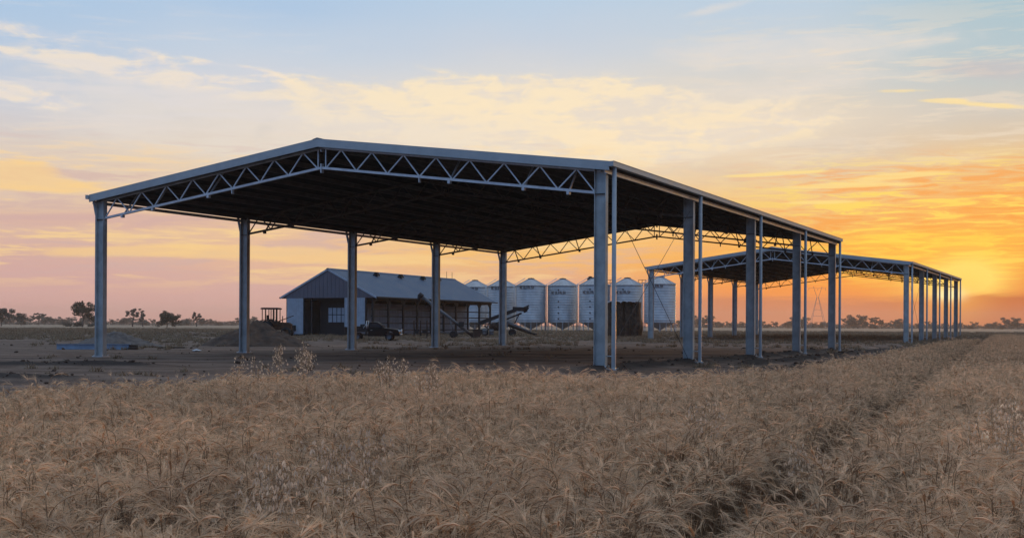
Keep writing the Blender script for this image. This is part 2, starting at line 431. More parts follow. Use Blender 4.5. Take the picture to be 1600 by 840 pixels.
# ---------------------------------------------------------------- open steel sheds
def roof_z(x):
    return EAVE+(APEX-EAVE)*(1-abs(x+SPAN/2)/(SPAN/2+OH))
def make_shed():
    sh = thing('steel_shed', 'huge open sided steel shed at the wheat edge, nearest the camera', 'shed', (X0, Y0, 0), -YAW, 'open steel sheds in a row')
    L = 4*BAY
    # columns: I-sections, web across the span
    cm = MB(); d, fw, tf = .47, .25, .022
    top = roof_z(0)-.27
    cm.box((-d/2, -fw/2, -.3), (-d/2+tf, fw/2, top)); cm.box((d/2-tf, -fw/2, -.3), (d/2, fw/2, top)); cm.box((-d/2+tf, -.008, -.3), (d/2-tf, .008, top-.003))
    colm = cm.mesh('column', M_COLUMN)
    zc = roof_z(0)-1.22
    stm = MB().box((-d/2+tf, -fw/2+.01, 0), (d/2-tf, fw/2-.01, .02)).mesh('stiffener', M_DARKST)
    bm = MB(); bm.box((-.34, -.24, .0), (.34, .24, .035))
    for i in (-1, 1):
        for j in (-1, 1): bm.lathe([(.0,.11),(.022,.11),(.022,.035)], 8, (i*.27, j*.18, 0), False)
    bpm = bm.mesh('base_plate', M_GAL)
    fm = MB(); fm.prism([(-.62,-.3),(.62,-.3),(.56,.0),(-.56,.0)], -.46, .46); ftm = fm.mesh('footing', M_CONC)
    for i in range(5):
        for x in (0, -SPAN):
            c = link('column', colm, sh, (x, i*BAY, 0))
            link('stiffener', stm, c, (0, 0, zc)); link('stiffener', stm, c, (0, 0, top-.05)); link('base_plate', bpm, c); link('footing', ftm, c)
    # trusses
    TC, BC, NP = .33, 1.18, 8
    xs = d/2
    xa, xb = -xs, -SPAN/2+.22
    chord = {}
    tm = MB()
    for sgn in (0, 1):
        f = (lambda x: x) if sgn == 0 else (lambda x: -SPAN-x)
        tm.beam((f(-.0), 0, roof_z(0)-TC), (f(-SPAN/2+.0005), 0, roof_z(-SPAN/2)-TC), .10, .09)
    topm = tm.mesh('top_chord', M_GAL)
    tm = MB()
    for sgn in (0, 1):
        f = (lambda x: x) if sgn == 0 else (lambda x: -SPAN-x)
        tm.beam((f(-xs), 0, roof_z(-xs)-BC), (f(-SPAN/2+.0005), 0, roof_z(-SPAN/2)-BC), .12, .10)
    botm = tm.mesh('bottom_chord', M_GAL)
    bars = []
    for sgn in (0, 1):
        f = (lambda x: x) if sgn == 0 else (lambda x: -SPAN-x)
        step = (xb-xa)/NP
        for k in range(NP):
            x0, x1, x2 = xa+k*step, xa+(k+.5)*step, xa+(k+1)*step
            e = .03*(1 if step < 0 else -1)
            bars.append(((f(x0-e), 0, roof_z(x0)-BC+.04), (f(x1+e), 0, roof_z(x1)-TC-.04)))
            bars.append(((f(x1-e), 0, roof_z(x1)-TC-.04), (f(x2+e), 0, roof_z(x2)-BC+.04)))
        bars.append(((f(xb-.02), 0, roof_z(xb)-BC+.04), (f(xb-.02), 0, roof_z(xb)-TC-.04)))
    barm = [MB().beam(p, q, .05, .05, (0,1,0)).mesh('web_bar', M_GAL) for p, q in bars]
    x = -SPAN/2; splm = [MB().box((x-.03, -.09, roof_z(x)-BC-.22), (x+.03, .09, roof_z(x)-BC+.18)), MB().box((x-.03, -.09, roof_z(x)-TC-.16), (x+.03, .09, roof_z(x)-TC+.02))]
    step = (xb-xa)/NP
    for sgn in (0, 1):
        x = xa+5*step; x = x if sgn == 0 else -SPAN-x
        splm.append(MB().box((x-.02, -.07, roof_z(x)-BC-.24), (x+.02, .07, roof_z(x)-BC+.07)))
    splm = [q.mesh('splice_plate', M_GAL) for q in splm]
    fly = []
    for sgn in (0, 1):
        for k in (.72, 1.95, 4.1):
            x = xa+k*step; x = x if sgn == 0 else -SPAN-x
            fb = MB(); fb.beam((x, .02, roof_z(x)-BC-.09), (x, .98, roof_z(x)-.12), .07, .05, (1,0,0))
            fb.box((x-.06, -.07, roof_z(x)-BC-.17), (x+.06, .09, roof_z(x)-BC-.052))
            fly.append(fb.mesh('fly_brace', M_GAL))
    old = {}  # same steel as the front truss, copied darker for the shade under the roof
    def shaded(m_):
        if m_.name not in old: old[m_.name] = m_.copy(); old[m_.name].materials[0] = M_SHADEST
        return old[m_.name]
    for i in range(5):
        g_ = (lambda m_: m_) if i == 0 else shaded
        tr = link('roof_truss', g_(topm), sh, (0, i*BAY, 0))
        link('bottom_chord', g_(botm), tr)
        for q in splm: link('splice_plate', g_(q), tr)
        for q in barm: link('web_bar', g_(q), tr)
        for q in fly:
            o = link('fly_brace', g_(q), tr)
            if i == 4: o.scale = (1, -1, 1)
    # purlins (Z sections under the sheets)
    for sgn in (0, 1):
        for k in range(10):
            x = OH-.35-(SPAN/2+OH-.5)*k/9.0
            x = x if sgn == 0 else -SPAN-x
            pm = MB(); z = roof_z(x)-.05
            pm.box((x-.005, -END+.05, z-.20), (x+.005, L+END-.05, z)); pm.box((x-.07, -END+.05, z-.212), (x-.005, L+END-.05, z-.2)); pm.box((x+.005, -END+.05, z-.012), (x+.07, L+END-.05, z))
            pm.build('purlin', M_PURLIN, sh)
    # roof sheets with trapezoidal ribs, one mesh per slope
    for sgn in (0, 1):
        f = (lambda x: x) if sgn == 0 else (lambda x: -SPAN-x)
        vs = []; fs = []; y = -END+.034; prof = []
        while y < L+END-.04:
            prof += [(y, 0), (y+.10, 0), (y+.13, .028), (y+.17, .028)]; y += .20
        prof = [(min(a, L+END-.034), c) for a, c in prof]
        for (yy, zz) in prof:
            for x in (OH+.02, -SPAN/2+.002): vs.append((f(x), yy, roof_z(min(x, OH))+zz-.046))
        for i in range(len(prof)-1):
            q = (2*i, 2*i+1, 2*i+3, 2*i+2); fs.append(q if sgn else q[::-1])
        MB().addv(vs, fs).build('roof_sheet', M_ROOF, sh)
    # barge capping along both gable ends
    for yy, sg in ((-END, 1), (L+END, -1)):
        for s_ in (0, 1):
            f = (lambda x: x) if s_ == 0 else (lambda x: -SPAN-x)
            bb = MB()
            xo = OH-.02
            P = lambda x, dz: (f(x), roof_z(x)+dz)
            poly = [P(xo, -.30), P(xo, .01), P(-SPAN/2+.0005, .01), P(-SPAN/2+.0005, -.30)]
            bb.prism(poly, yy-.012 if sg > 0 else yy-.01, yy+.01 if sg > 0 else yy+.012)
            poly = [P(xo, .0115), P(xo, .03), P(-SPAN/2+.0005, .03), P(-SPAN/2+.0005, .0115)]
            bb.prism(poly, yy-.014 if sg > 0 else yy-.24, yy+.24 if sg > 0 else yy+.014)
            poly = [P(xo, -.318), P(xo, -.302), P(-SPAN/2+.0005, -.302), P(-SPAN/2+.0005, -.318)]
            bb.prism(poly, yy-.012 if sg > 0 else yy-.05, yy+.05 if sg > 0 else yy+.012)
            bb.build('barge_capping', M_FLASH, sh)
    rc = MB()
    for s_ in (0, 1):
        f = (lambda x: x) if s_ == 0 else (lambda x: -SPAN-x)
        rc.prism([(f(-SPAN/2+.0005), APEX+.055), (f(-SPAN/2+.25), roof_z(-SPAN/2+.25)+.034), (f(-SPAN/2+.25), roof_z(-SPAN/2+.25)+.046), (f(-SPAN/2+.0005), APEX+.075)], -END-.03, L+END+.03)
    rc.build('ridge_cap', M_FLASH, sh)
    # gutters: folded channels with end caps
    for s_ in (0, 1):
        f = (lambda x: x) if s_ == 0 else (lambda x: -SPAN-x)
        g = MB(); zt = EAVE+.03; x0, x1 = OH-.03, OH+.17
        def bx(a, c, z0, z1, ya=-END-.06, yb=L+END+.06):
            lo, hi = sorted((f(a), f(c))); g.box((lo, ya, z0), (hi, yb, z1))
        bx(x1-.008, x1, zt-.2, zt); bx(x0, x1-.008, zt-.2, zt-.19); bx(x0, x0+.008, zt-.19, zt-.06); bx(x1, x1+.018, zt-.02, zt-.002)
        bx(x0+.008, x1-.008, zt-.19, zt-.01, -END-.06, -END-.05); bx(x0+.008, x1-.008, zt-.19, zt-.01, L+END+.05, L+END+.06)
        g.build('gutter', M_FLASH, sh)
        e = MB(); xx = f(OH-.22)
        e.box((xx-.008, -END+.05, 7.34), (xx+.008, L+END-.05, 7.49)); 
        o = f(OH-.15)
        lo, hi = sorted((xx+(.008 if s_ == 0 else -.008), o)); e.box((lo, -END+.05, 7.34), (hi, L+END-.05, 7.355)); e.box((lo, -END+.05, 7.475), (hi, L+END-.05, 7.49))
        e.build('eave_beam', M_GAL, sh)
    # downpipes: free standing on the right, hugging the columns on the left
    for i in range(5):
        y = i*BAY; xp = OH+.06
        p = MB()
        p.tube([(xp, y-.02, 7.58), (xp, y-.02, .05), (xp+.01, y-.03, -.03), (xp+.10, y-.14, -.12)], .085, 12)
        dp = p.build('downpipe', M_PLASTIC, sh)
        MB().tube([(d/2, y, .46), (xp, y-.02, .46)], .022, 8).build('pipe_bracket', M_GAL, dp)
        q = MB(); xl = -SPAN-OH-.02
        q.tube([(xl, y, 7.59), (xl, y, 7.42), (xl+.04, y, 7.34), (-SPAN-.36, y, 6.92), (-SPAN-.32, y, 6.80), (-SPAN-.32, y, .12), (-SPAN-.34, y, .03), (-SPAN-.5, y-.05, -.02)], .075, 10)
        q.build('downpipe', M_PLASTIC, sh)
    # rod bracing in the first bay of the right side
    MB().tube([(0, .0, 7.25), (0, BAY-.13, .15)], .012, 6).build('brace_rod', M_DARKST, sh)
    MB().tube([(.04, BAY, 6.9), (.04, .13, .15)], .011, 6).build('brace_rod', M_SHADEST, sh)
    return sh
shed = make_shed()
shed2 = copy_tree(shed)
k2 = 7.2648*BAY
shed2.location = (X0+Ux*k2, Y0+Uy*k2, .13)
shed2['label'] = 'second open sided steel shed, farther off and standing before the sunset glow'

# ---------------------------------------------------------------- closed gable machinery shed
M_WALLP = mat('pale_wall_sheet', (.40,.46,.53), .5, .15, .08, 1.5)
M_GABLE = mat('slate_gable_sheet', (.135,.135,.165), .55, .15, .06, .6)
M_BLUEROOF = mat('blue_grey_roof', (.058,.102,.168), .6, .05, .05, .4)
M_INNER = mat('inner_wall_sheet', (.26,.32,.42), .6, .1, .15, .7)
def at(px, d, z=None):
    x = (px-800)/FPX*d
    return Vector((x, d, float(tz(x, d)) if z is None else z))
def z_at(px, py, d): return CAMH+(HY+ROLL*(px-800)-py)/FPX*d
def barn():
    b0 = .42; Wd, Ln = 13.3, 33.0
    gz = .26
    bn = thing('machinery_shed', 'slate gabled farm shed with open bays and dark doorway, beneath the big roof', 'shed', (-15.66, 134.0, gz), -b0)
    ez, az_ = 4.86-gz, 8.19-gz           # eave and apex above its floor
    sl = (az_-ez)/(Wd/2)
    rz = lambda x: az_-abs(x+Wd/2)*sl
    # roof slopes, a thin slab each, with ribs
    for s_ in (0, 1):
        f = (lambda x: x) if s_ == 0 else (lambda x: -Wd-x)
        m = MB(); m.prism([(f(0), rz(0)-.05), (f(0), rz(0)), (f(-Wd/2+.001), az_), (f(-Wd/2+.001), az_-.05)], 0, Ln)
        y = .4
        while y < Ln-.2:
            m.prism([(f(0), rz(0)+.001), (f(0), rz(0)+.012), (f(-Wd/2+.001), az_+.012), (f(-Wd/2+.001), az_+.001)], y, y+.05); y += .76
        m.build('roof', M_BLUEROOF, bn)
        g = MB(); lo, hi = sorted((f(0.01), f(.16))); g.box((lo, -.05, ez-.14), (hi, Ln+.05, ez+.02)); g.build('gutter', M_DARKST, bn)
        for yy in (-.06, Ln+.002):
            g = MB(); g.prism([(f(0.02), rz(0)-.2), (f(0.02), rz(0)+.035), (f(-Wd/2+.0005), az_+.035), (f(-Wd/2+.0005), az_-.2)], yy, yy+.05); g.build('barge_board', M_WALLP, bn)
    rdg = MB(); rdg.prism([(-Wd/2-.3, az_-.3*sl+.036), (-Wd/2, az_+.09), (-Wd/2+.3, az_-.3*sl+.036)], -.08, Ln+.08); rdg.build('ridge_cap', M_BLUEROOF, bn)
    for y in (9.4, 15.5, 21.5, 26.0):
        m = MB(); x = -Wd/2+1.05
        m.box((x-.32, y-.32, rz(x)+.032), (x+.32, y+.32, rz(x)+.24)); m.lathe([(.26,.24),(.34,.34),(.26,.5),(.02,.52)], 10, (x, y, rz(x)))
        m.build('roof_vent', M_DARKST, bn)
    for y in (30.5, 32.2):
        MB().tube([(-Wd/2, y, az_+.05), (-Wd/2, y, az_+1.0)], .03, 6).build('roof_pipe', M_DARKST, bn)
    # end gable sheet, down to the eave line; ribs
    for y0 in (.06, Ln-.14):
        m = MB(); m.prism([(-.25, ez-.10), (-.25, ez-.02), (-Wd/2, az_-.06), (-Wd+.25, ez-.02), (-Wd+.25, ez-.10)], y0, y0+.06)
        if y0 < 1:
            x = -.7
            while x > -Wd+.6:
                m.box((x-.03, y0-.025, ez-.09), (x+.03, y0-.001, rz(x)-.22)); x -= .55
        m.build('gable_sheet', M_GABLE, bn)
    # front wall panels either side of the doorway
    def sheet(name, x0, x1, z0, z1, y, mt, par=bn, pitch=.25):
        m = MB(); m.box((x0, y, z0), (x1, y+.05, z1)); x = x0+.12
        while x < x1-.06:
            m.box((x-.025, y-.03, z0+.01), (x+.025, y-.001, z1-.01)); x += pitch
        return m.build(name, mt, par)
    wl = sheet('front_wall', -Wd+.85, -Wd+3.15, .22, ez-.11, .10, M_WALLP)
    bx = MB(); bx.box((-Wd+1.55, -.32, .62), (-Wd+2.15, .06, 1.25)); bx.lathe([(.0,-.40),(.2,-.40),(.24,-.32)], 10, (-Wd+1.85, 0, .9), True, 'y'); bx.build('wall_fan', M_DARKST, wl)
    sheet('sliding_door', -4.3, -1.55, 1.1, ez-.11, .0, M_WALLP)
    for x in (-Wd+.82, -Wd+3.2, -4.35, -1.5):
        MB().beam((x, .25, -.1), (x, .25, ez-.12), .18).build('door_post', M_DARKST, bn)
    # posts and rails of the open side, outer line at x = -.75
    nb = 9
    for i in range(nb+1):
        y = .5+i*(Ln-1.0)/nb
        MB().beam((-.75, y, -.1), (-.75, y, ez-.4), .24, .20).build('post', M_DARKST, bn)
        MB().beam((-Wd/2-2.5, y, -.1), (-Wd/2-2.5, y, rz(-Wd/2-2.5)-.2), .2).build('post', M_DARKST, bn)
        tr = MB(); tr.beam((-.6, y+.13, ez-.25), (-Wd+.6, y+.13, ez-.25), .15, .25); tr.beam((-.5, y+.13, ez-.05), (-Wd/2, y+.13, az_-.25), .12, .16); tr.beam((-Wd+.5, y+.13, ez-.05), (-Wd/2, y+.13, az_-.25), .12, .16)
        tr.build('roof_frame', M_DARKST, bn)
        if i < nb:
            k = MB(); y2 = .5+(i+1)*(Ln-1.0)/nb
            k.prism([(y+.101, ez-.401), (y+.101, ez-.95), (y+.7, ez-.401)], -.8, -.7, 'x'); k.prism([(y2-.101, ez-.401), (y2-.7, ez-.401), (y2-.101, ez-.95)], -.8, -.7, 'x')
            k.build('knee_brace', M_DARKST, bn)
    MB().box((-.83, .35, ez-.40), (-.67, Ln-.35, ez-.05)).build('eave_beam', M_DARKST, bn)
    for z in (.75, 1.55, 2.35, 3.15):
        MB().box((-1.0, .45, z-.07), (-.92, Ln-.45, z+.07)).build('side_rail', M_DARKST, bn)
    # back wall seen through the bays, with its own girts
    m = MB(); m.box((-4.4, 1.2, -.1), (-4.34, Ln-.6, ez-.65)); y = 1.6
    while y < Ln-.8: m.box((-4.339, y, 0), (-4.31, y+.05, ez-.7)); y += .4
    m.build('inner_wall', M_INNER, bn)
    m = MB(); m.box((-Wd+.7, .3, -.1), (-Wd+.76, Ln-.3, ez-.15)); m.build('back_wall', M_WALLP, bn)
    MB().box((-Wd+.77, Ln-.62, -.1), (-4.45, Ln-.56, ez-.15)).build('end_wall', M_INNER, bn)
    # window frame inside the doorway, daylight put into its pale opaque panes
    w = MB(); x0, x1, y = -7.55, -4.5, 1.5
    w.box((x0, y, 1.55), (x1, y+.06, 1.62)); w.box((x0, y, 3.35), (x1, y+.06, 3.42)); w.box((x0, y, 2.50), (x1, y+.06, 2.57))
    for k in range(6): xx = x0+(x1-x0)*k/5; w.box((xx-.035, y-.005, 1.54), (xx+.035, y+.065, 3.425))
    wi = w.build('window', M_DARKST, bn)
    for k in range(5):
        for j in range(2):
            xx = x0+(x1-x0)*(k+.5)/5; zz = 2.06+j*.9
            MB().box((xx-.26, y+.02, zz-.42), (xx+.26, y+.04, zz+.42)).build('pale_pane', M_WALLP, wi)
    MB().box((x0-1.2, y+.07, -.1), (x1+.4, y+.13, ez-.3)).build('dark_partition', M_DARKST, bn)  # near-black sheet, the doorway's inner shade put into its colour
    return bn
barn()

# ---------------------------------------------------------------- silos
GLYPH = ['111101111101101','110101110101110','111100100100111','101101111101101','111100111001111','101101101101111','111010010010010','100100100100111']
def make_silo(high, ports):
    s = thing('grain_silo', 'x', 'silo', (0,0,0), 0, 'grain silos in a row')
    r, zb, zt, za = 3.0, 1.93, 9.16, 10.62
    m = MB(); prof = []; z = zb
    while z < zt-.01:
        prof += [(r, z), (r, z+.43), (r+.003, z+.465), (r, z+.50)]; z += .5
    prof = [(a, min(c, zt)) for a, c in prof]+[(r, zt)]
    m.lathe(prof, 48); m.build('barrel', M_SILO, s)
    m = MB(); n = 24
    m.lathe([(r+.14, zt-.05), (r+.14, zt), (.62, za-.12), (.62, za-.12)], n, smooth=False)
    for k in range(n):
        a = 2*math.pi*k/n
        m.beam((math.cos(a)*(r+.13), math.sin(a)*(r+.13), zt+.02), (math.cos(a)*.64, math.sin(a)*.64, za-.10), .05)
    rf = m.build('cone_roof', M_SILO, s)
    m = MB(); m.lathe([(.62, za-.14), (.66, za), (.6, za+.06), (.02, za+.14)], 16); m.build('lid', M_DARKST, rf)
    m = MB(); m.lathe([(r-.01, zb), (.26, .55), (.26, .35)], 32); m.build('hopper', M_SILO, s)
    m = MB(); m.lathe([(r+.02, zb+.06), (r+.06, zb+.06), (r+.06, zb-.08), (r+.02, zb-.08)], 32); m.build('ring_beam', M_SILO, s)
    lm = MB().beam((r+.03, 0, -.1), (r+.03, 0, zb-.08), .11).mesh('leg', M_SILO)
    for k in range(16): link('leg', lm, s, None, (0, 0, 2*math.pi*k/16))
    m = MB(); m.lathe([(2.5, -.05), (2.5, .06)], 32); m.lathe([(3.25, -.05), (3.25, .06), (2.5, .06)], 32); m.build('concrete_pad', M_CONC, s)
    # ladder and fill pipe at the left flank
    m = MB(); aL = R(190)
    c = Vector((math.cos(aL), math.sin(aL), 0)); tn = Vector((-c.y, c.x, 0))
    for q in (-.22, .22): m.tube([c*(r+.28)+tn*q+Vector((0,0,1.2)), c*(r+.28)+tn*q+Vector((0,0,zt+.35))], .035, 6)
    z = 1.4
    while z < zt+.3: m.beam(c*(r+.28)-tn*.22+Vector((0,0,z)), c*(r+.28)+tn*.22+Vector((0,0,z)), .03); z += .35
    m.build('ladder', M_GAL, s)
    m = MB()
    for z in (3.0, 4.9, 6.8, 8.7):
        m.beam(c*(r+.0)+Vector((0,0,z)), c*(r+.28)+Vector((0,0,z)), .05)
    m.tube([c*(r+.55)+tn*.45+Vector((0,0,0.3)), c*(r+.55)+tn*.45+Vector((0,0,zt+.1)), c*(1.2)+Vector((0,0,za+.05))], .07, 8)
    m.build('fill_pipe', M_GAL, s)
    if ports:
        a = R(-90-16)
        for z in (2.6, 3.75, 4.9, 6.0, 8.3):
            m = MB(); c2 = Vector((math.cos(a), math.sin(a), 0)); t2 = Vector((-c2.y, c2.x, 0)); p = c2*(r+.045)+Vector((0,0,z))
            m.lathe([(.0, -.05), (.13, -.05), (.15, .0)], 10, (0,0,0), True, 'y')
            m.v = [tuple(p+t2*v[0]-c2*v[1]*.8+Vector((0,0,v[2]))) for v in m.v]
            m.build('sight_glass', M_DARKST, s)
    # two words of dark lettering, too far off to read, wrapped on the barrel
    m = MB(); zc = high; h = .60; rng = random.Random(3)
    x = -2.25
    for word in (2, 7):
        for _ in range(word):
            g = GLYPH[rng.randrange(len(GLYPH))]; px_ = .085
            for q, ch in enumerate(g):
                if ch == '1':
                    xx = x+(q % 3)*px_; zz = zc+h/2-(q//3+1)*h/5
                    def P(xv, zv): a_ = math.asin(max(-1, min(1, xv/(r+.05)))); return ((r+.045)*math.sin(a_), -(r+.045)*math.cos(a_), zv)
                    n0 = len(m.v); m.v += [P(xx, zz), P(xx+px_, zz), P(xx+px_, zz+h/5), P(xx, zz+h/5)]; m.f.append((n0, n0+1, n0+2, n0+3)); m.sm.append(False)
            x += px_*3+.05
        x += .12
    m.build('lettering', M_LETTER, s)
    return s
siloA = make_silo(8.75, False); siloB = make_silo(7.75, True)
silo_spec = [(742, 22.4, siloA, 'leftmost grain silo, almost hidden behind the slate roof'),
 (784.5, 22.9, siloA, 'grain silo half behind the fifth left column, next to the slate roof'),
 (829.5, 23.4, siloA, 'grain silo standing behind the raised end of the dark conveyor'),
 (879, 23.4, siloB, 'fully exposed grain silo with a column of ports, right of the conveyor'),
 (928.5, 23.9, siloB, 'grain silo partly hidden by the nearest big column, round fan above it'),
 (980, 23.9, siloB, 'grain silo rising behind the dark haystack'),
 (1031, 24.6, siloA, 'rightmost grain silo, crossed by a brace rod and a far shed column')]
used = set()
for px, hw, src, lab in silo_spec:
    d = 3.0*FPX/hw
    o = src if src not in used else copy_tree(src)
    used.add(src)
    p = at(px, d); o.location = (p.x, p.y, .4); o['label'] = lab
    o.rotation_euler.z = -math.atan2(p.x, p.y)
# rooftop railing cages and round fan on the silo row
def at3(px, py, d): return Vector(((px-800)/FPX*d, d, z_at(px, py, d)))
for px, lab in ((953, 'small safety cage on silo tops just right of the nearest column'), (1003, 'small safety cage on silo tops left of the far shed corner')):
    d = 228; c = at3(px, 446, d)
    cg = thing('safety_cage', lab, 'railing', (c.x, c.y, z_at(px, 447, d)), 0, 'safety cages on the silo tops')
    m = MB(); m.box((-.75, -.6, -.06), (.75, .6, 0)); m.build('platform', M_GAL, cg)
    for sx in (-.7, 0, .7):
        for sy in (-.55, .55): MB().beam((sx, sy, 0), (sx, sy, 1.25), .05).build('rail_post', M_DARKST, cg)
    m = MB()
    for z in (.62, 1.25):
        for sy in (-.55, .55): m.beam((-.75, sy, z), (.75, sy, z), .05)
        for sx in (-.7, .7): m.beam((sx, -.5, z), (sx, .5, z), .05)
    m.build('hand_rail', M_DARKST, cg)
    m = MB()
    for sx in (-.6, .6): m.beam((sx, 0, -6.9), (sx, 0, -.06), .08)
    m.build('support', M_GAL, cg)
d = 229; c = at3(922, 446, d)
fn = thing('roof_fan', 'round dark fan on a thin mast above the silo roofs', 'fan', (c.x, c.y, c.z), 0)
MB().tube([(0,0,-1.8), (0,0,1.3)], .05, 6).build('mast', M_DARKST, fn)
m = MB(); m.lathe([(.0,-.12),(.5,-.12),(.62,0),(.5,.12),(.0,.12)], 16, (0,0,1.25), True, 'y'); m.build('disc', M_RUST, fn)
MB().tube([(-.6,0,0), (.5,0,-.1)], .04, 6).build('arm', M_RUST, fn)

# ---------------------------------------------------------------- haystack
M_HAY = mat('old_hay', (.085,.06,.042), .95, 0, .35, 2.5, bump=.8, bscale=12, c2=(.03,.021,.016))
M_TARP = mat('pale_tarp', (.50,.50,.52), .6, 0, .1, 2)
def haystack():
    d = 140
    c = at(977, d); s = thing('haystack', 'tall dark haystack with bulging right side under a torn pale tarp', 'haystack', (c.x, c.y, c.z-.05), -.25)
    def lump(name, cx, w, dp, h, seed, bulge):
        nu, nv = 40, 22; vs = []; fs = []
        for j in range(nv+1):
            v = j/nv
            for i in range(nu):
                a = 2*math.pi*i/nu
                ca, sa = math.cos(a), math.sin(a)
                k = 1/max(abs(ca)**4+abs(sa)**4, 1e-6)**.25
                n = float(fbm(cx+a*2.1, v*3.1+seed, 1.1))
                rr = 1+.10*n+bulge*math.exp(-((v-.28)/.2)**2)*max(0, ca)
                vs.append((cx+w/2*k*ca*rr, dp/2*k*sa*rr, h*v+(.12*n if j == nv else 0)))
        for j in range(nv):
            for i in range(nu): fs.append((j*nu+i, j*nu+(i+1)%nu, (j+1)*nu+(i+1)%nu, (j+1)*nu+i))
        fs.append(tuple(nv*nu+i for i in range(nu)))
        return MB().addv(vs, fs, False).build(name, M_HAY, s)
    lump('hay_bale', -1.45, 1.15, 2.2, 4.22, 1, .05); lump('hay_bale', -.45, 1.0, 2.3, 4.3, 5, .04); lump('hay_bale', .45, .95, 2.2, 4.25, 9, .05); lump('hay_bale', 1.3, 1.0, 2.2, 4.15, 13, .6)
    m = MB(); vs = []; fs = []
    for i in range(25):
        x = -2.05+i*3.75/24
        e = .16+.14*math.sin(i*1.3)+.1*math.sin(i*2.9)
        e = max(.03, e)*(1 if i < 13 else .55)
        z = 4.38-.04*abs(i-9)*.12
        vs += [(x, -1.56, z-e*.8), (x, -1.5, z), (x, 1.5, z), (x, 1.56, z-e)]
    for i in range(24):
        for k in range(3): fs.append((i*4+k, (i+1)*4+k, (i+1)*4+k+1, i*4+k+1))
    m.addv(vs, fs); m.build('tarp', M_TARP, s)
haystack()

# ---------------------------------------------------------------- soil and gravel heaps
M_DIRT = mat('heaped_dirt', (.080,.047,.030), .95, 0, .3, 1.3, bump=.9, bscale=5, c2=(.03,.02,.015))
M_GRAVEL = mat('grey_gravel', (.135,.115,.105), .95, 0, .2, 3, bump=.8, bscale=9)
def heap(name, label, px, d, w, dp, h, mt, seed, skew=0, peaks=((0,0,1),)):
    c = at(px, d); n = 64
    vs = []; fs = []
    for j in range(n+1):
        for i in range(n+1):
            u, v = i/n*2-1, j/n*2-1
            q = max((hh*max(0, 1-math.hypot((u-a)/.95, (v-cc)/.95)*(1 if hh == 1 else 1.5)) for a, cc, hh in peaks))
            q = q**.92
            x, y = u*w/2, v*dp/2
            z = h*q+(.13*float(fbm(x+seed, y, 1.6))+.08*float(fbm(x, y+seed, .55))+.05*float(fbm(x+2*seed, y, .28)))*h*(.25+q)*(1 if q > 0 else .0)
            edge = max(abs(u), abs(v))
            vs.append((x, y, z-.05-.25*max(0, edge-.9)*10*.1))
    for j in range(n):
        for i in range(n):
            a = j*(n+1)+i; fs.append((a, a+1, a+n+2, a+n+1))
    o = MB().addv(vs, fs, True).build(name, mt); o.location = (c.x, c.y, float(tz(c.x, c.y, False)))
    return tag(o, label, 'heap')
heap('dirt_heap', 'large brown dirt heap beside the second left column, tractor behind', 402, 87, 8.2, 8.5, 1.9, M_DIRT, 3, peaks=((-.02,.05,1),(-.38,-.1,.62),(.42,-.2,.55)))
heap('gravel_heap', 'low grey gravel heap behind the blue steel beam', 178, 80, 6.6, 6, 1.15, M_GRAVEL, 8, peaks=((.0,.0,1),(.4,.1,.6)))
# clods round the foot of the dirt heap
M_BEAM = mat('blue_primer', (.27,.36,.47), .5, .1, .1, 2)
c = at(147, 72.5)
bmn = thing('steel_beam', 'long pale blue steel beam lying on the ground behind the far left column', 'steel beam', (c.x, c.y, c.z), .06)
m = MB(); Lb = 4.5
m.box((-Lb/2, -.1, .04), (Lb/2, -.085, .34)); m.build('web', M_BEAM, bmn)
m = MB(); m.box((-Lb/2, -.18, .34), (Lb/2, .02, .362)); m.box((-Lb/2, -.18, .018), (Lb/2, .02, .04)); m.build('flange', M_BEAM, bmn)
c = at(208, 72.3)
m = MB()
for k in range(3):
    m.beam((-.25, -.1+.12*k, .08), (.25, -.1+.12*k, .08), .1, .14); m.beam((-.22, -.1+.12*k, .23), (.24, -.1+.12*k, .23), .1, .13)
o = m.build('timber_offcuts', M_RUST); o.location = c; tag(o, 'small dark stack of timber offcuts at the right end of the blue beam', 'timber')
c = at(268, 76)
o = MB().beam((-.85, 0, .05), (.85, .05, .06), .16, .08).build('timber_plank', M_RUST); o.location = c; tag(o, 'dark thin plank lying on bare ground left of the dirt heap', 'plank')
c = at(307, 66.5)
m = MB(); rr = random.Random(4)
vs = []; n = 9
for j in range(5):
    for i in range(n):
        a = 2*math.pi*i/n; q = math.sin(math.pi*(.12+.8*j/4))
        vs.append((.26*q*math.cos(a)*rr.uniform(.75,1.2), .18*q*math.sin(a)*rr.uniform(.75,1.2), .03+.13*j/4*rr.uniform(.8,1.2)))
fs = [(j*n+i, j*n+(i+1)%n, (j+1)*n+(i+1)%n, (j+1)*n+i) for j in range(4) for i in range(n)]+[tuple(4*n+i for i in range(n))]
m.addv(vs, fs); o = m.build('crumpled_bag', mat('white_plastic', (.75,.75,.76), .5)); o.location = c; tag(o, 'white crumpled bag on bare ground left of the second column', 'bag')

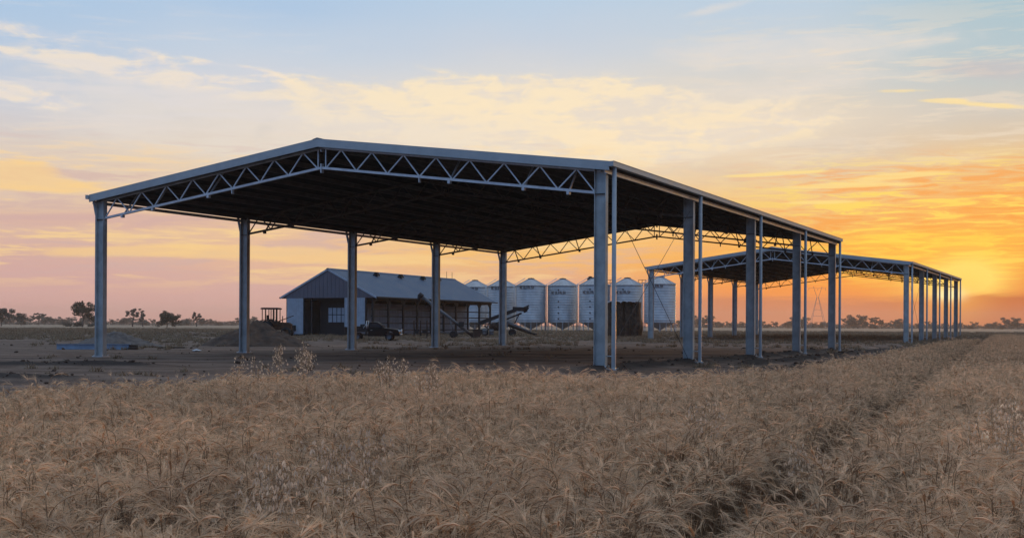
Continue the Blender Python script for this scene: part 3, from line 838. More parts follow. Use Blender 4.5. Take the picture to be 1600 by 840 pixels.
# ---------------------------------------------------------------- wheels, ute, tractor
def wheel(par, x, y, r, w, axis='y', rim=M_GAL, n=24, rimr=.58):
    t_ = MB(); t_.lathe([(r*rimr, -w/2), (r*.92, -w/2), (r, -w*.3), (r, w*.3), (r*.92, w/2), (r*rimr, w/2)], n, (0,0,0), True, axis)
    o = t_.build('wheel', M_BLACK, par); o.location = (x, y, r)
    q = MB(); q.lathe([(0, -w*.30), (r*.2, -w*.34), (r*rimr*.9, -w*.2), (r*rimr, -w*.42), (r*rimr, w*.42), (r*rimr*.9, w*.2), (0, w*.3)], n, (0,0,0), True, axis); q.build('rim', rim, o)
    return o
M_UTE = mat('dark_car_paint', (.006,.006,.007), .45, .0, .1, 2, spec=.2)
M_GLASS = mat('dark_glass', (.012,.013,.016), .08, 0, .05, 1, spec=.7)
M_LAMP = mat('lamp_lens', (.75,.76,.78), .15, 0, .05, 3)
M_RIM = mat('alloy_rim', (.14,.15,.17), .5, .5)
def ute():
    d = 111.0; c = at(586, d)
    u = thing('utility_truck', 'dark single cab utility parked nose right in front of the open bays', 'ute', (c.x, c.y, c.z), 0)
    # x forward (right). body profile, extruded across with bevelled edges
    Wd = 1.78
    def body(name, poly, w0, mt, inset=.05, par=u):
        m = MB(); n = len(poly)
        cx = sum(p[0] for p in poly)/n; cz = sum(p[1] for p in poly)/n
        def ring(y, k): return [(cx+(p[0]-cx)*k, y, cz+(p[1]-cz)*k) for p in poly]
        vs = ring(-w0/2, .95)+ring(-w0/2+inset, 1)+ring(w0/2-inset, 1)+ring(w0/2, .95)
        fs = [tuple(range(n)), tuple(reversed(range(3*n, 4*n)))]
        for k in range(3): fs += [(k*n+(i+1)%n, k*n+i, (k+1)*n+i, (k+1)*n+(i+1)%n) for i in range(n)]
        m.addv(vs, fs); return m.build(name, mt, par)
    bd = body('body', [(-.55,.42),(1.05,.42),(1.12,.75),(1.3,.9),(1.55,.92),(1.8,.78),(1.9,.45),(2.3,.45),(2.42,.55),(2.42,.85),(2.32,1.02),(1.9,1.13),(1.1,1.2),(.98,1.22),(-.55,1.16)], Wd, M_UTE)
    body('cab', [(-.6,1.1),(1.08,1.17),(.72,1.40),(.42,1.70),(.2,1.76),(-.35,1.77),(-.52,1.72)], Wd*.88, M_UTE, .12)
    for sy in (-1, 1):
        g = MB(); y = sy*Wd*.442
        g.prism([(-.42,1.24),(.78,1.26),(.40,1.62),(-.42,1.66)], min(y, y+sy*.012), max(y, y+sy*.012)); g.build('side_window', M_GLASS, u)
        dr = MB(); y = sy*(Wd/2+.001); dr.prism([(-.45,.5),(.85,.5),(.95,.7),(.95,1.08),(-.45,1.06)], min(y, y+sy*.012), max(y, y+sy*.012)); dd = dr.build('door', M_UTE, u)
        MB().box((-.33, y+(.013 if sy > 0 else -.035), .98), (-.15, y+(.035 if sy > 0 else -.013), 1.02)).build('handle', M_GAL, dd)
        h = MB(); h.box((2.2, sy*.74-.13, .86), (2.44, sy*.74+.13, 1.02)); h.build('headlight', M_LAMP, u)
        mm = MB(); mm.box((.72, sy*.96-.10, 1.2), (.84, sy*.96+.10, 1.42)); mm.build('mirror', M_UTE, u)
    ws = MB(); ws.beam((.98, 0, 1.26), (.50, 0, 1.66), 1.35, .02, (0,0,1)); ws.build('windscreen', M_GLASS, u)
    tr = MB(); tr.box((-2.55, -.92, .82), (-.68, .92, .90))
    for y in (-.92, .90): tr.box((-2.55, y, .901), (-.68, y+.025, 1.16))
    tr.box((-2.55, -.89, .901), (-2.525, .89, 1.16)); tr.build('tray', M_DARKST, u)
    rk = MB()
    for y in (-.85, .85): rk.tube([(-.72, y, .9), (-.72, y, 1.85)], .03, 6); rk.tube([(-.72, y, 1.6), (-1.2, y, .92)], .02, 6)
    rk.tube([(-.72, -.85, 1.85), (-.72, .85, 1.85)], .03, 6); rk.tube([(-.72, -.85, 1.4), (-.72, .85, 1.4)], .02, 6); rk.build('headboard', M_GAL, u)
    lo = MB()
    lo.box((-2.2, -.7, .905), (-1.5, .3, 1.35)); lo.lathe([(0,.905),(.26,.905),(.27,1.5),(.24,1.55),(0,1.56)], 14, (-1.1, -.45, 0)); lo.tube([(-2.3,.4,1.0),(-1.4,.5,1.25),(-.9,.3,1.15)], .16, 8)
    lo.build('tray_load', M_DARKST, u)
    bb = MB(); bb.tube([(2.5,-.75,.62),(2.55,-.5,.62),(2.55,.5,.62),(2.5,.75,.62)], .05, 8); bb.tube([(2.54,-.45,.5),(2.56,-.45,1.05),(2.56,.45,1.05),(2.54,.45,.5)], .035, 8); bb.build('bull_bar', M_GAL, u)
    ch = MB(); ch.box((-2.4,-.4,.5),(1.9,.4,.62)); ch.build('chassis', M_DARKST, u)
    for x in (1.42, -1.62):
        for y in (-.76, .76): wheel(u, x, y, .38, .24, rim=M_RIM)
ute()
M_TRAC = mat('tractor_paint', (.10,.045,.02), .6, .1, .3, 3)
def tractor():
    d = 126; c = at(428, d)
    t_ = thing('tractor', 'old tractor with a flat roofed glass cab behind the dirt heap', 'tractor', (c.x, c.y, c.z), 0)
    b_ = MB(); b_.prism([(-.9,.8),(1.9,.8),(1.95,1.45),(1.7,1.6),(.2,1.65),(-.9,1.3)], -.42, .42); b_.build('body', M_TRAC, t_)
    cb = MB(); cb.box((-1.15,-.85,1.35),(.55,.85,1.78)); cb.build('cab_base', M_TRAC, t_)
    for x in (-1.1, -.72, -.15, .08, .5):
        for y in (-.8, .8): MB().beam((x, y, 1.78), (x, y, 3.02), .08).build('cab_post', M_TRAC, t_)
    r_ = MB(); r_.box((-1.25,-.98,3.02),(.66,.98,3.16)); r_.box((-1.15,-.9,3.161),(.55,.9,3.2)); r_.build('cab_roof', M_DARKST, t_)
    st = MB(); st.box((-.75,-.28,1.79),(-.15,.28,1.98)); st.box((-.75,-.28,1.981),(-.62,.28,2.4)); st.build('seat', M_BLACK, t_)
    MB().tube([(.1,0,1.7),(.28,0,2.12)], .03, 6).build('steering_column', M_DARKST, t_)
    MB().tube([(.9,.2,1.6),(.9,.2,2.3)], .05, 8).build('exhaust', M_DARKST, t_)
    MB().tube([(.6,-.3,1.75),(2.2,-.35,2.35)], .05, 6).build('grab_bar', M_RUST, t_)
    for y in (-.85, .85):
        wheel(t_, -.75, y, .9, .5, rim=M_TRAC); wheel(t_, 1.45, y*.85, .55, .35, rim=M_TRAC)
        fd = MB(); pts = [(-.75+1.02*math.cos(a), y, .9+1.02*math.sin(a)) for a in [R(20+20*k) for k in range(8)]]
        for p, q in zip(pts, pts[1:]): fd.beam(p, q, .04, .5, (0,1,0))
        fd.build('mudguard', M_TRAC, t_)
tractor()

# ---------------------------------------------------------------- augers
def auger():
    d = 127.0
    p0, p1 = at3(738, 524, d), at3(655.5, 460, d)
    a = thing('grain_auger', 'thin silver grain auger tilted up to the left against the open bays', 'auger', at(709, d), 0)
    L0 = Vector(a.location)
    q0, q1 = p0-L0, p1-L0
    q0.z = max(q0.z, .25); q0.y = q1.y = 0
    MB().tube([q0, q1], .17, 12).build('tube', M_AUGER, a)
    dr = (q1-q0).normalized()
    m = MB(); m.tube([q1+dr*.1, q1-dr*.4], .27, 10); m.tube([q1, q1+Vector((-.1,0,-.75))], .2, 10); m.build('spout', M_DARKST, a)
    m = MB(); m.box((q0.x-.1,-.5,0), (q0.x+.9,.5,.12)); m.prism([(q0.x-.05,.121),(q0.x+.85,.121),(q0.x+1.05,.6),(q0.x-.25,.6)], -.45, .45); m.build('hopper', M_RUST, a)
    mid = q0+(q1-q0)*.42
    m = MB()
    for y in (-.8, .8):
        m.tube([(0,y,.4), mid+Vector((0,y*.2,-.1))], .045, 6); m.tube([(0,y,.4), q0+(q1-q0)*.12+Vector((0,y*.15,0))], .045, 6); m.tube([(0,y,.4),(-1.9,y*.5,.75),(-2.3,y*.3,1.0)], .04, 6)
    m.tube([(0,-.95,.4),(0,.95,.4)], .05, 8); m.build('undercarriage', M_AUGER, a)
    for y in (-.95, .95): wheel(a, 0, y, .4, .22, rim=M_DARKST)
    m = MB(); w0 = q0+(q1-q0)*.2
    m.box((w0.x-.3,-.35,w0.z+.1),(w0.x+.25,.2,w0.z+.6)); m.build('motor', M_DARKST, a)
auger()
def conveyor():
    d = 140.0
    a = thing('grain_conveyor', 'dark belt conveyor on wheels with raised hooked end before the silos', 'conveyor', at(795, d), 0)
    L0 = Vector(a.location)
    P = lambda px, py, dy=0: at3(px, py, d)-L0+Vector((0, dy, 0))
    q0, q1, q2 = P(748, 505), P(806, 484), P(822, 484)
    m = MB(); m.beam(q0, q1, .9, .42); m.beam(q1+Vector((-.4,0,.14)), P(819, 483), .95, .5); m.build('belt_trough', M_DARKST, a)
    m = MB(); m.tube([P(817,484), P(822,481.5), P(825,479)], [.28,.3,.2], 10); m.tube([P(825,479), P(824,477)], .18, 8); m.tube([P(820,484), P(821.5,487.5)], .25, 10); m.build('discharge_head', M_BLACK, a)
    m = MB(); m.beam(P(768,508), P(815,489), .16, .2); m.tube([P(812,489), P(804,505,-.4)], .06, 6); m.tube([P(812,489), P(804,505,.4)], .06, 6); m.tube([P(757,508,-.5), P(772,522,-.5)], .07, 6); m.tube([P(765,503,-.5), P(757,521,-.5)], .06, 6); m.build('frame', M_DARKST, a)
    m = MB(); m.tube([P(792,503,-.5), P(829,519,-.5)], .17, 10); m.build('intake_tube', M_AUGER, a)
    m = MB(); m.tube([P(793,508,.5), P(839,523,.3)], .15, 10); m.build('tow_bar', M_DARKST, a)
    m = MB(); c = P(776, 510); m.box((c.x-.9,-.5,c.z-.5),(c.x+.6,.5,c.z+.35)); m.lathe([(0,-.62),(.35,-.62),(.35,-.5)], 12, (c.x-.1,0,c.z), True, 'y'); m.build('engine', M_RUST, a)
    m = MB(); c = P(790,507); m.box((c.x-.28,-.7,c.z-.3),(c.x+.3,-.3,c.z+.3)); m.build('control_box', M_AUGER, a)
    m = MB(); m.tube([(0,-1.0,.5),(.55,-1.0,.5)],.05,6); m.tube([P(800,521,-.9), P(795,505,-.3)],.06,6); m.tube([P(800,521,.9), P(795,505,.3)],.06,6); m.build('axle_frame', M_DARKST, a)
    for px in (757, 800.5):
        for y in (-.95, .95): wheel(a, P(px, 515).x, y, .47, .26, rim=M_DARKST)
conveyor()
c = at(745, 124)
dm = thing('steel_hopper', 'square rusty hopper bin beside the foot of the silver auger', 'bin', c, .1)
m = MB(); m.prism([(-.32,.05),(.32,.05),(.42,.95),(-.42,.95)], -.42, .42); m.build('bin', M_RUST, dm)
m = MB(); m.box((-.46,-.46,.951),(.46,.46,1.0)); m.build('rim', M_DARKST, dm)
for px, py, lab, hh in ((757.5, 141, 'short pale drum between the hopper bin and the conveyor wheels', .95), (768, 141, 'second pale drum, directly left of the conveyor engine', .85)):
    c = at(px, py-2)
    dr = thing('steel_drum', lab, 'drum', c, 0, 'drums near the conveyor')
    m = MB(); m.lathe([(0,0),(.29,0),(.29,hh*.33),(.31,hh*.35),(.29,hh*.37),(.29,hh*.66),(.31,hh*.68),(.29,hh*.7),(.29,hh),(.27,hh),(.27,hh-.03),(0,hh-.03)], 18); m.build('body', M_AUGER, dr)
    m = MB(); m.lathe([(0,hh-.005),(.05,hh-.005),(.05,hh-.03)], 8, (.12,.08,0)); m.build('bung', M_DARKST, dr)
# wire trolley by the bays
c = at(660, 126)
tl = thing('pallet_rack', 'low rusty steel rack standing before the open bays left of the fourth column', 'rack', c, 0)
for x in (-.9, -.2, .5, 1.0):
    for y in (-.4, .4): MB().beam((x, y, 0), (x, y, 1.9 if x < .6 else 1.4), .09).build('upright', M_RUST, tl)
m = MB()
for z in (.5, 1.1): m.box((-1, -.45, z), (1.1, .45, z+.07))
m.build('shelf', M_RUST, tl)
m = MB(); m.box((-.8,-.35,.571),(-.3,.3,.95)); m.box((.0,-.3,.571),(.45,.3,.85)); m.build('shelf_load', M_DARKST, tl)

# ---------------------------------------------------------------- power pylon
M_PYL = mat('pylon_steel', (.35,.35,.36), .6, .4)
d = 820; c = at(1277.5, d)
py = thing('power_pylon', 'faint lattice pylon far off, seen through the second shed', 'pylon', c, 0)
def zz(y): return z_at(1277, y, d)-c.z
sx = d/FPX
m = MB()
for s_ in (-1, 1):
    for yv in (-1, 1): m.beam((s_*13*sx, yv*2.5, -.5), (s_*1.2*sx, yv*.4, zz(464)), .17)
for k in range(1, 5):
    f = k/5; h0 = zz(464)*f; w = (13-(11.8)*f)*sx
    m.beam((-w, -2.5+2.1*f, h0), (w, 2.5-2.1*f, h0), .16)
m.build('tower_leg', M_PYL, py)
m = MB()
for s_ in (-1, 1): m.beam((s_*1.2*sx, 0, zz(464)), (s_*7*sx, 0, zz(447)), .17)
m.build('fork', M_PYL, py)
m = MB(); m.beam((-15*sx, 0, zz(450)), (13*sx, 0, zz(450)), .14); m.build('cross_arm', M_PYL, py)
for x in (-14, 0, 12): 
    m = MB(); m.beam((x*sx, 0, zz(450)), (x*sx, 0, zz(454)), .14); m.build('insulator', M_PYL, py)

# ---------------------------------------------------------------- trees
def leaf_mat(name, c, c2):
    m = bpy.data.materials.new(name); m.use_nodes = True
    n = NB(m.node_tree); bs = m.node_tree.nodes['Principled BSDF']
    pos = n.new('ShaderNodeNewGeometry').outputs['Position']
    col = n.mix(n.smooth(n.noise(pos, .9, 4, .6), .35, .65), c, c2)
    m.node_tree.links.new(col, bs.inputs['Base Color']); bs.inputs['Roughness'].default_value = .7; bs.inputs['Specular IOR Level'].default_value = .2
    return m
M_LEAF = leaf_mat('gum_leaf', (.040,.042,.028), (.080,.074,.050)); M_FARLEAF = leaf_mat('hazed_gum_leaf', (.10,.095,.075), (.16,.145,.115))  # far leaves paler: haze of distance put into the colour
M_BARK = mat('gum_bark', (.16,.13,.11), .9, 0, .3, 3, bump=.4)
def leafset(cl, n, size, rs, flat=.75):
    """n small leaf faces spread through clumps cl = [(centre, radius)]"""
    cs = np.array([c for c, r in cl]); rr = np.array([r for c, r in cl])
    k = rs.choice(len(cl), n, p=rr**2/np.sum(rr**2))
    v = rs.normal(size=(n, 3)); v /= np.linalg.norm(v, axis=1)[:, None]
    p = cs[k]+v*(rr[k]*rs.uniform(.25, 1.05, n)**.6)[:, None]*np.array([1, 1, flat])
    a = rs.normal(size=(n, 3)); a /= np.linalg.norm(a, axis=1)[:, None]
    q = np.cross(a, rs.normal(size=(n, 3))); q /= np.linalg.norm(q, axis=1)[:, None]
    s = (size*rs.uniform(.5, 1.4, n))[:, None]
    V = np.stack([p-a*s, p+q*s*.55, p+a*s, p-q*s*.55], 1).reshape(-1, 3)
    F = np.arange(4*n).reshape(-1, 4)
    return V, F
def make_tree(seed, h, wd, leaves, clumps, lean=0, dense=1.0, trunk_frac=.35, leafsize=.22, lmat=None):
    rs = np.random.RandomState(seed)
    tm = MB(); cl = []
    r0 = h*.028
    fork = Vector((lean*h*.1, 0, h*trunk_frac))
    tm.tube([(0,0,-.3), (lean*h*.03, 0, h*trunk_frac*.5), fork], [r0*1.35, r0, r0*.85], 8)
    nl = rs.randint(4, 6)
    for i in range(nl):
        a = 2*math.pi*(i+rs.uniform(-.25, .25))/nl
        reach = wd*.5*rs.uniform(.45, .9); top = h*rs.uniform(.62, .95)
        p1 = fork+Vector((math.cos(a)*reach*.45, math.sin(a)*reach*.45, (top-fork.z)*.5))
        p2 = Vector((fork.x+math.cos(a)*reach, math.sin(a)*reach, top-h*.06))
        tm.tube([fork, p1, p2], [r0*.6, r0*.38, r0*.12], 6)
        for j in range(clumps):
            f = rs.uniform(.35, 1.05); c = p1.lerp(p2, min(1, f)) if f > .3 else fork.lerp(p1, f)
            off = Vector(rs.normal(size=3))*wd*.11
            cc = c+off; cl.append(((cc.x, cc.y, min(cc.z, h*.96)), wd*rs.uniform(.085, .16)*dense))
            tm.tube([c, cc], [r0*.13, r0*.05], 4)
    V, F = leafset(cl, leaves, leafsize, rs)
    lm = bpy.data.meshes.new('crown'); lm.from_pydata(V.tolist(), [], F.tolist()); lm.materials.append(lmat or M_LEAF)
    return tm.mesh('trunk', M_BARK), lm
def plant_tree(name, label, px, d, meshes, sc=1, rz=0, group=None, cat='tree', sq=1):
    c = at(px, d); t_ = thing(name, label, cat, (c.x, c.y, c.z-.05), rz, group)
    t_.scale = (sc*sq, sc*sq, sc)
    link('trunk', meshes[0], t_); link('crown', meshes[1], t_)
    return t_
T1 = make_tree(1, 9.8, 9.5, 5200, 8, .4, 1.05, .30, .26)
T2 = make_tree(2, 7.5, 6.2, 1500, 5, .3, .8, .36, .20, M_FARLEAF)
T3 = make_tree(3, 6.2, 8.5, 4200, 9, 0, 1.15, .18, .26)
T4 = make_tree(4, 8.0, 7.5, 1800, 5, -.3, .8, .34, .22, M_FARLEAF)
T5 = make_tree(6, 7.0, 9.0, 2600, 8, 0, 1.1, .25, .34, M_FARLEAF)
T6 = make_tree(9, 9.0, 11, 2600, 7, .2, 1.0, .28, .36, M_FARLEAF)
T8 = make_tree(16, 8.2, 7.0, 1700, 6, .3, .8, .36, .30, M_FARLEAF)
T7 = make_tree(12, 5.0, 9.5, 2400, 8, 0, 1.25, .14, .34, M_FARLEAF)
plant_tree('gum_tree', 'big dark gum tree left of the first left column, tallest on the plain', 129, 450, T1, 1.0, .6)
plant_tree('gum_tree', 'slender open gum tree right of the first left column, forked trunk', 207, 480, T2, 1.05, .2)
plant_tree('gum_tree', 'leaning gum tree close right of the slender forked one', 223, 500, T4, .82, 1.1)
plant_tree('gum_tree', 'broad dense dark tree between the slender gums and the dirt heap', 261, 430, T3, .95, .3)
plant_tree('gum_tree', 'thin airy gum tree above and left of the dirt heap', 307, 520, T4, .86, 2.4)
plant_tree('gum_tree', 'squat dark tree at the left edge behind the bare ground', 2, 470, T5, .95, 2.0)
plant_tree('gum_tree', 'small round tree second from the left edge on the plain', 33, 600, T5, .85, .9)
for i, (px, d, sc, wh) in enumerate(((106, 455, .30, 'left of'), (122, 452, .36, 'directly before'), (143, 448, .28, 'right of'))):
    plant_tree('low_shrub', 'low grey shrub just %s the trunk of the big dark gum tree' % wh, px, d, T7, sc, i*1.3, 'shrubs under the big gum tree', 'shrub', 1.25)
rs = np.random.RandomState(21)
far = []
for px in np.arange(-120, 420, 15.5): far.append((px+rs.uniform(-6, 6), rs.uniform(800, 1060), rs.uniform(.55, .98)))
for px in np.arange(1060, 1720, 13.0): far.append((px+rs.uniform(-6, 6), rs.uniform(960, 1150), rs.uniform(.62, 1.0)))
far += [(1340, 1000, 1.32), (1368, 1020, 1.3), (1250, 1010, 1.1), (1325, 1000, 1.2), (1580, 1010, 1.15), (60, 900, 1.2), (1100, 1000, 1.2)]
for i, (px, d, sc) in enumerate(far):
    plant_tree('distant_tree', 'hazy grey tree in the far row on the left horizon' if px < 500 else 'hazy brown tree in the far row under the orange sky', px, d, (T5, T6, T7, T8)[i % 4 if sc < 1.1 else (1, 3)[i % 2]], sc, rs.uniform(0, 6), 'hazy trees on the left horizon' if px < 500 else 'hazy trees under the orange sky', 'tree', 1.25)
# low scrub that closes the gaps between the far trees
rs = np.random.RandomState(4)
cl = []
for a, c_ in ((-180, 430), (1040, 1760)):
    for px in np.arange(a, c_, 2.0):
        d = rs.uniform(1080, 1180); x = (px-800)/FPX*d; r_ = rs.uniform(1.5, 3.3)
        cl.append(((x, d, .4+r_*.6), r_))
for px in np.arange(430, 1040, 3.5):
    d = rs.uniform(1150, 1220); cl.append((((px-800)/FPX*d, d, 1.2), rs.uniform(.9, 2.0)))
V, F = leafset(cl, 42000, .6, rs)
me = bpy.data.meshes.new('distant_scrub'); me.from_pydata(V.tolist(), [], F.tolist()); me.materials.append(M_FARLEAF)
tag(link('distant_scrub', me), 'hazy belt of low scrub along the far side of the paddock', 'scrub', kind='stuff')

# ---------------------------------------------------------------- scatter by geometry nodes
def scatter(name, P, rot, scl, idx, protos, label, cat):
    me = bpy.data.meshes.new(name); n = len(P)
    me.vertices.add(n); me.vertices.foreach_set('co', np.asarray(P, np.float32).ravel())
    a = me.attributes.new('rot', 'FLOAT_VECTOR', 'POINT'); a.data.foreach_set('vector', np.asarray(rot, np.float32).ravel())
    a = me.attributes.new('scl', 'FLOAT_VECTOR', 'POINT'); a.data.foreach_set('vector', np.asarray(scl, np.float32).ravel())
    a = me.attributes.new('idx', 'INT', 'POINT'); a.data.foreach_set('value', np.asarray(idx, np.int32))
    pc = bpy.data.collections.new(name+'_pieces')
    for i, pm in enumerate(protos): pc.objects.link(bpy.data.objects.new('%s_piece_%02d' % (name, i), pm))
    o = link(name, me); tag(o, label, cat, kind='stuff')
    ng = bpy.data.node_groups.new(name, 'GeometryNodeTree')
    ng.interface.new_socket('Geometry', in_out='INPUT', socket_type='NodeSocketGeometry'); ng.interface.new_socket('Geometry', in_out='OUTPUT', socket_type='NodeSocketGeometry')
    N = ng.nodes.new; l = ng.links.new
    gi, go = N('NodeGroupInput'), N('NodeGroupOutput')
    ci = N('GeometryNodeCollectionInfo'); ci.inputs[0].default_value = pc; ci.inputs[1].default_value = True; ci.inputs[2].default_value = True
    ip = N('GeometryNodeInstanceOnPoints'); ip.inputs['Pick Instance'].default_value = True
    def attr(nm, ty):
        q = N('GeometryNodeInputNamedAttribute'); q.data_type = ty; q.inputs[0].default_value = nm; return q.outputs[0]
    l(gi.outputs[0], ip.inputs['Points']); l(ci.outputs[0], ip.inputs['Instance'])
    l(attr('idx', 'INT'), ip.inputs['Instance Index']); l(attr('scl', 'FLOAT_VECTOR'), ip.inputs['Scale'])
    er = N('FunctionNodeEulerToRotation'); l(attr('rot', 'FLOAT_VECTOR'), er.inputs[0]); l(er.outputs[0], ip.inputs['Rotation'])
    l(ip.outputs[0], go.inputs[0])
    md = o.modifiers.new('scatter', 'NODES'); md.node_group = ng
    return o

# ---------------------------------------------------------------- wheat
def straw_mat(name, trans=.28):
    m = bpy.data.materials.new(name); m.use_nodes = True
    n = NB(m.node_tree); nt_ = m.node_tree; bs = nt_.nodes['Principled BSDF']
    pos = n.new('ShaderNodeNewGeometry').outputs['Position']
    col = n.new('ShaderNodeAttribute', attribute_name='col').outputs['Color']
    nz = n.noise(pos, .35, 5, .6); nf = n.noise(pos, 7, 3, .6)
    c = n.mix(1.0, col, n.mix(n.smooth(nz, .3, .7), (.80,.76,.74), (1.10,1.07,1.02)), 'MULTIPLY')
    c = n.mix(1.0, c, n.mix(n.smooth(nf, .3, .7), (.74,.72,.72), (1.2,1.2,1.18)), 'MULTIPLY')
    nt_.links.new(c, bs.inputs['Base Color']); bs.inputs['Roughness'].default_value = .6; bs.inputs['Specular IOR Level'].default_value = .25
    tr = n.new('ShaderNodeBsdfTranslucent'); nt_.links.new(c, tr.inputs[0])
    mx = n.new('ShaderNodeMixShader'); mx.inputs[0].default_value = trans
    nt_.links.new(bs.outputs[0], mx.inputs[1]); nt_.links.new(tr.outputs[0], mx.inputs[2]); nt_.links.new(mx.outputs[0], nt_.nodes['Material Output'].inputs[0])
    return m
M_STRAW = straw_mat('ripe_wheat')
C_STEM, C_LEAF, C_HEAD, C_AWN = (.35,.22,.125), (.32,.205,.12), (.80,.535,.315), (.88,.62,.39)  # stems and leaves darkened: shade under the heads put into the colour
def clump(seed, nplants, size, awns=20, headless=.05, width=1.0):
    rs = np.random.RandomState(seed); v = []; f = []; c = []
    def strip(pts, w, side, colr):
        n0 = len(v); k = len(pts)
        for i, p in enumerate(pts):
            ww = w[i] if hasattr(w, '__len__') else w
            v.append(p-side*ww/2); v.append(p+side*ww/2); c.extend([colr]*2)
        for i in range(k-1): f.append((n0+2*i, n0+2*i+1, n0+2*i+3, n0+2*i+2))
    for _ in range(nplants):
        x, y = rs.uniform(-size/2, size/2, 2)
        H = rs.normal(.74, .055); az_ = rs.uniform(0, 2*math.pi)
        D = np.array([math.cos(az_), math.sin(az_), 0]); S = np.array([-D[1], D[0], 0]); Z = np.array([0, 0, 1.])
        tone = rs.uniform(.8, 1.18)
        cs = tuple(np.array(C_STEM)*tone); ch = tuple(np.array(C_HEAD)*tone); ca = tuple(np.array(C_AWN)*rs.uniform(.85, 1.15)); cf = tuple(np.array(C_LEAF)*tone)
        th = rs.uniform(.0, .13); p = np.array([x, y, 0.]); pts = [p.copy()]
        for i in range(4):
            p = p+(Z*math.cos(th)+D*math.sin(th))*H*.94/4; pts.append(p.copy()); th += rs.uniform(0, .05)
        # neck bends over
        end = rs.uniform(1.2, 2.75); dth = (end-th)/7
        for i in range(3): th += dth; p = p+(Z*math.cos(th)+D*math.sin(th))*.018; pts.append(p.copy())
        strip(pts, .0036*width, S, cs)
        strip(pts[2:], .0036*width, D, cs)
        # head
        hp = [p.copy()]; hd = []
        hl = rs.uniform(.06, .09)
        for i in range(4):
            th += dth; dr = Z*math.cos(th)+D*math.sin(th); p = p+dr*hl/4; hp.append(p.copy()); hd.append(dr)
        hd.append(hd[-1])
        wv_ = np.array([.004, .0085, .0095, .0080, .003])*width*rs.uniform(.85, 1.15)
        n0 = len(v)
        for i, q in enumerate(hp):
            N_ = np.cross(S, hd[i])
            for sd_, s2 in ((S, 1), (N_, .8), (-S, 1), (-N_, .8)): v.append(q+sd_*wv_[i]*.5*s2); c.append(ch)
        for i in range(4):
            for k in range(4): f.append((n0+i*4+k, n0+i*4+(k+1)%4, n0+i*4+4+(k+1)%4, n0+i*4+4+k))
        for _a in range(awns):
            i = rs.randint(0, 5); q = hp[i]; dr = hd[i]; N_ = np.cross(S, dr)
            a = rs.uniform(0, 6.3); out = S*math.cos(a)+N_*math.sin(a)
            e = q+(dr*1+out*rs.uniform(.10, .55)+Z*rs.uniform(-.1, .2))*rs.uniform(.055, .10)
            sd_ = np.cross(e-q, rs.normal(size=3)); sd_ /= np.linalg.norm(sd_)+1e-9
            n0 = len(v); v.extend([q-sd_*.0011*width, q+sd_*.0011*width, e+sd_*.0005*width]); c.extend([ca]*3); f.append((n0, n0+1, n0+2))
        # a dry leaf
        for _l in range(rs.randint(1, 3)):
            i = rs.randint(1, 4); q = pts[i].copy(); a = rs.uniform(0, 6.3); o_ = np.array([math.cos(a), math.sin(a), 0]); sd_ = np.array([-o_[1], o_[0], 0]); lp = [q.copy()]
            tt = rs.uniform(.3, .7)
            for k in range(3): q = q+(Z*math.cos(tt)+o_*math.sin(tt))*.065; lp.append(q.copy()); tt += rs.uniform(.4, .9)
            strip(lp, [.004, .010, .008, .001], sd_, cf)
    me = bpy.data.meshes.new('wheat_clump'); me.from_pydata([tuple(q) for q in v], [], f)
    at_ = me.color_attributes.new('col', 'FLOAT_COLOR', 'POINT'); at_.data.foreach_set('color', np.array([(*q, 1) for q in c], np.float32).ravel())
    me.materials.append(M_STRAW)
    return me
protos = [clump(100+i, 14, .17) for i in range(12)]+[clump(200+i, 13, .27, 10, width=1.6) for i in range(6)]
EDGE = np.array([(-13,2),(-8.6,8.4),(-6.35,14.0),(-5.5,16.4),(-4.3,19.0),(-2.2,19.95),(0,20.2),(2.2,19.9),(3.8,20.7),(6,24.3),(9.35,32),(16.6,48.7),(27.7,74),(42,105),(50,121)])
def in_wheat(x, y):
    """true on the crop side of its ragged edge"""
    w = .28*fbm(x, y, 2.1)
    yb = np.interp(x, EDGE[:, 0], EDGE[:, 1])
    far_ok = y+w*1.6 < np.where(x > EDGE[0, 0], yb, 0)
    return far_ok & (y < 118+3*fbm(x, y, 20)) & (y > 2.0)
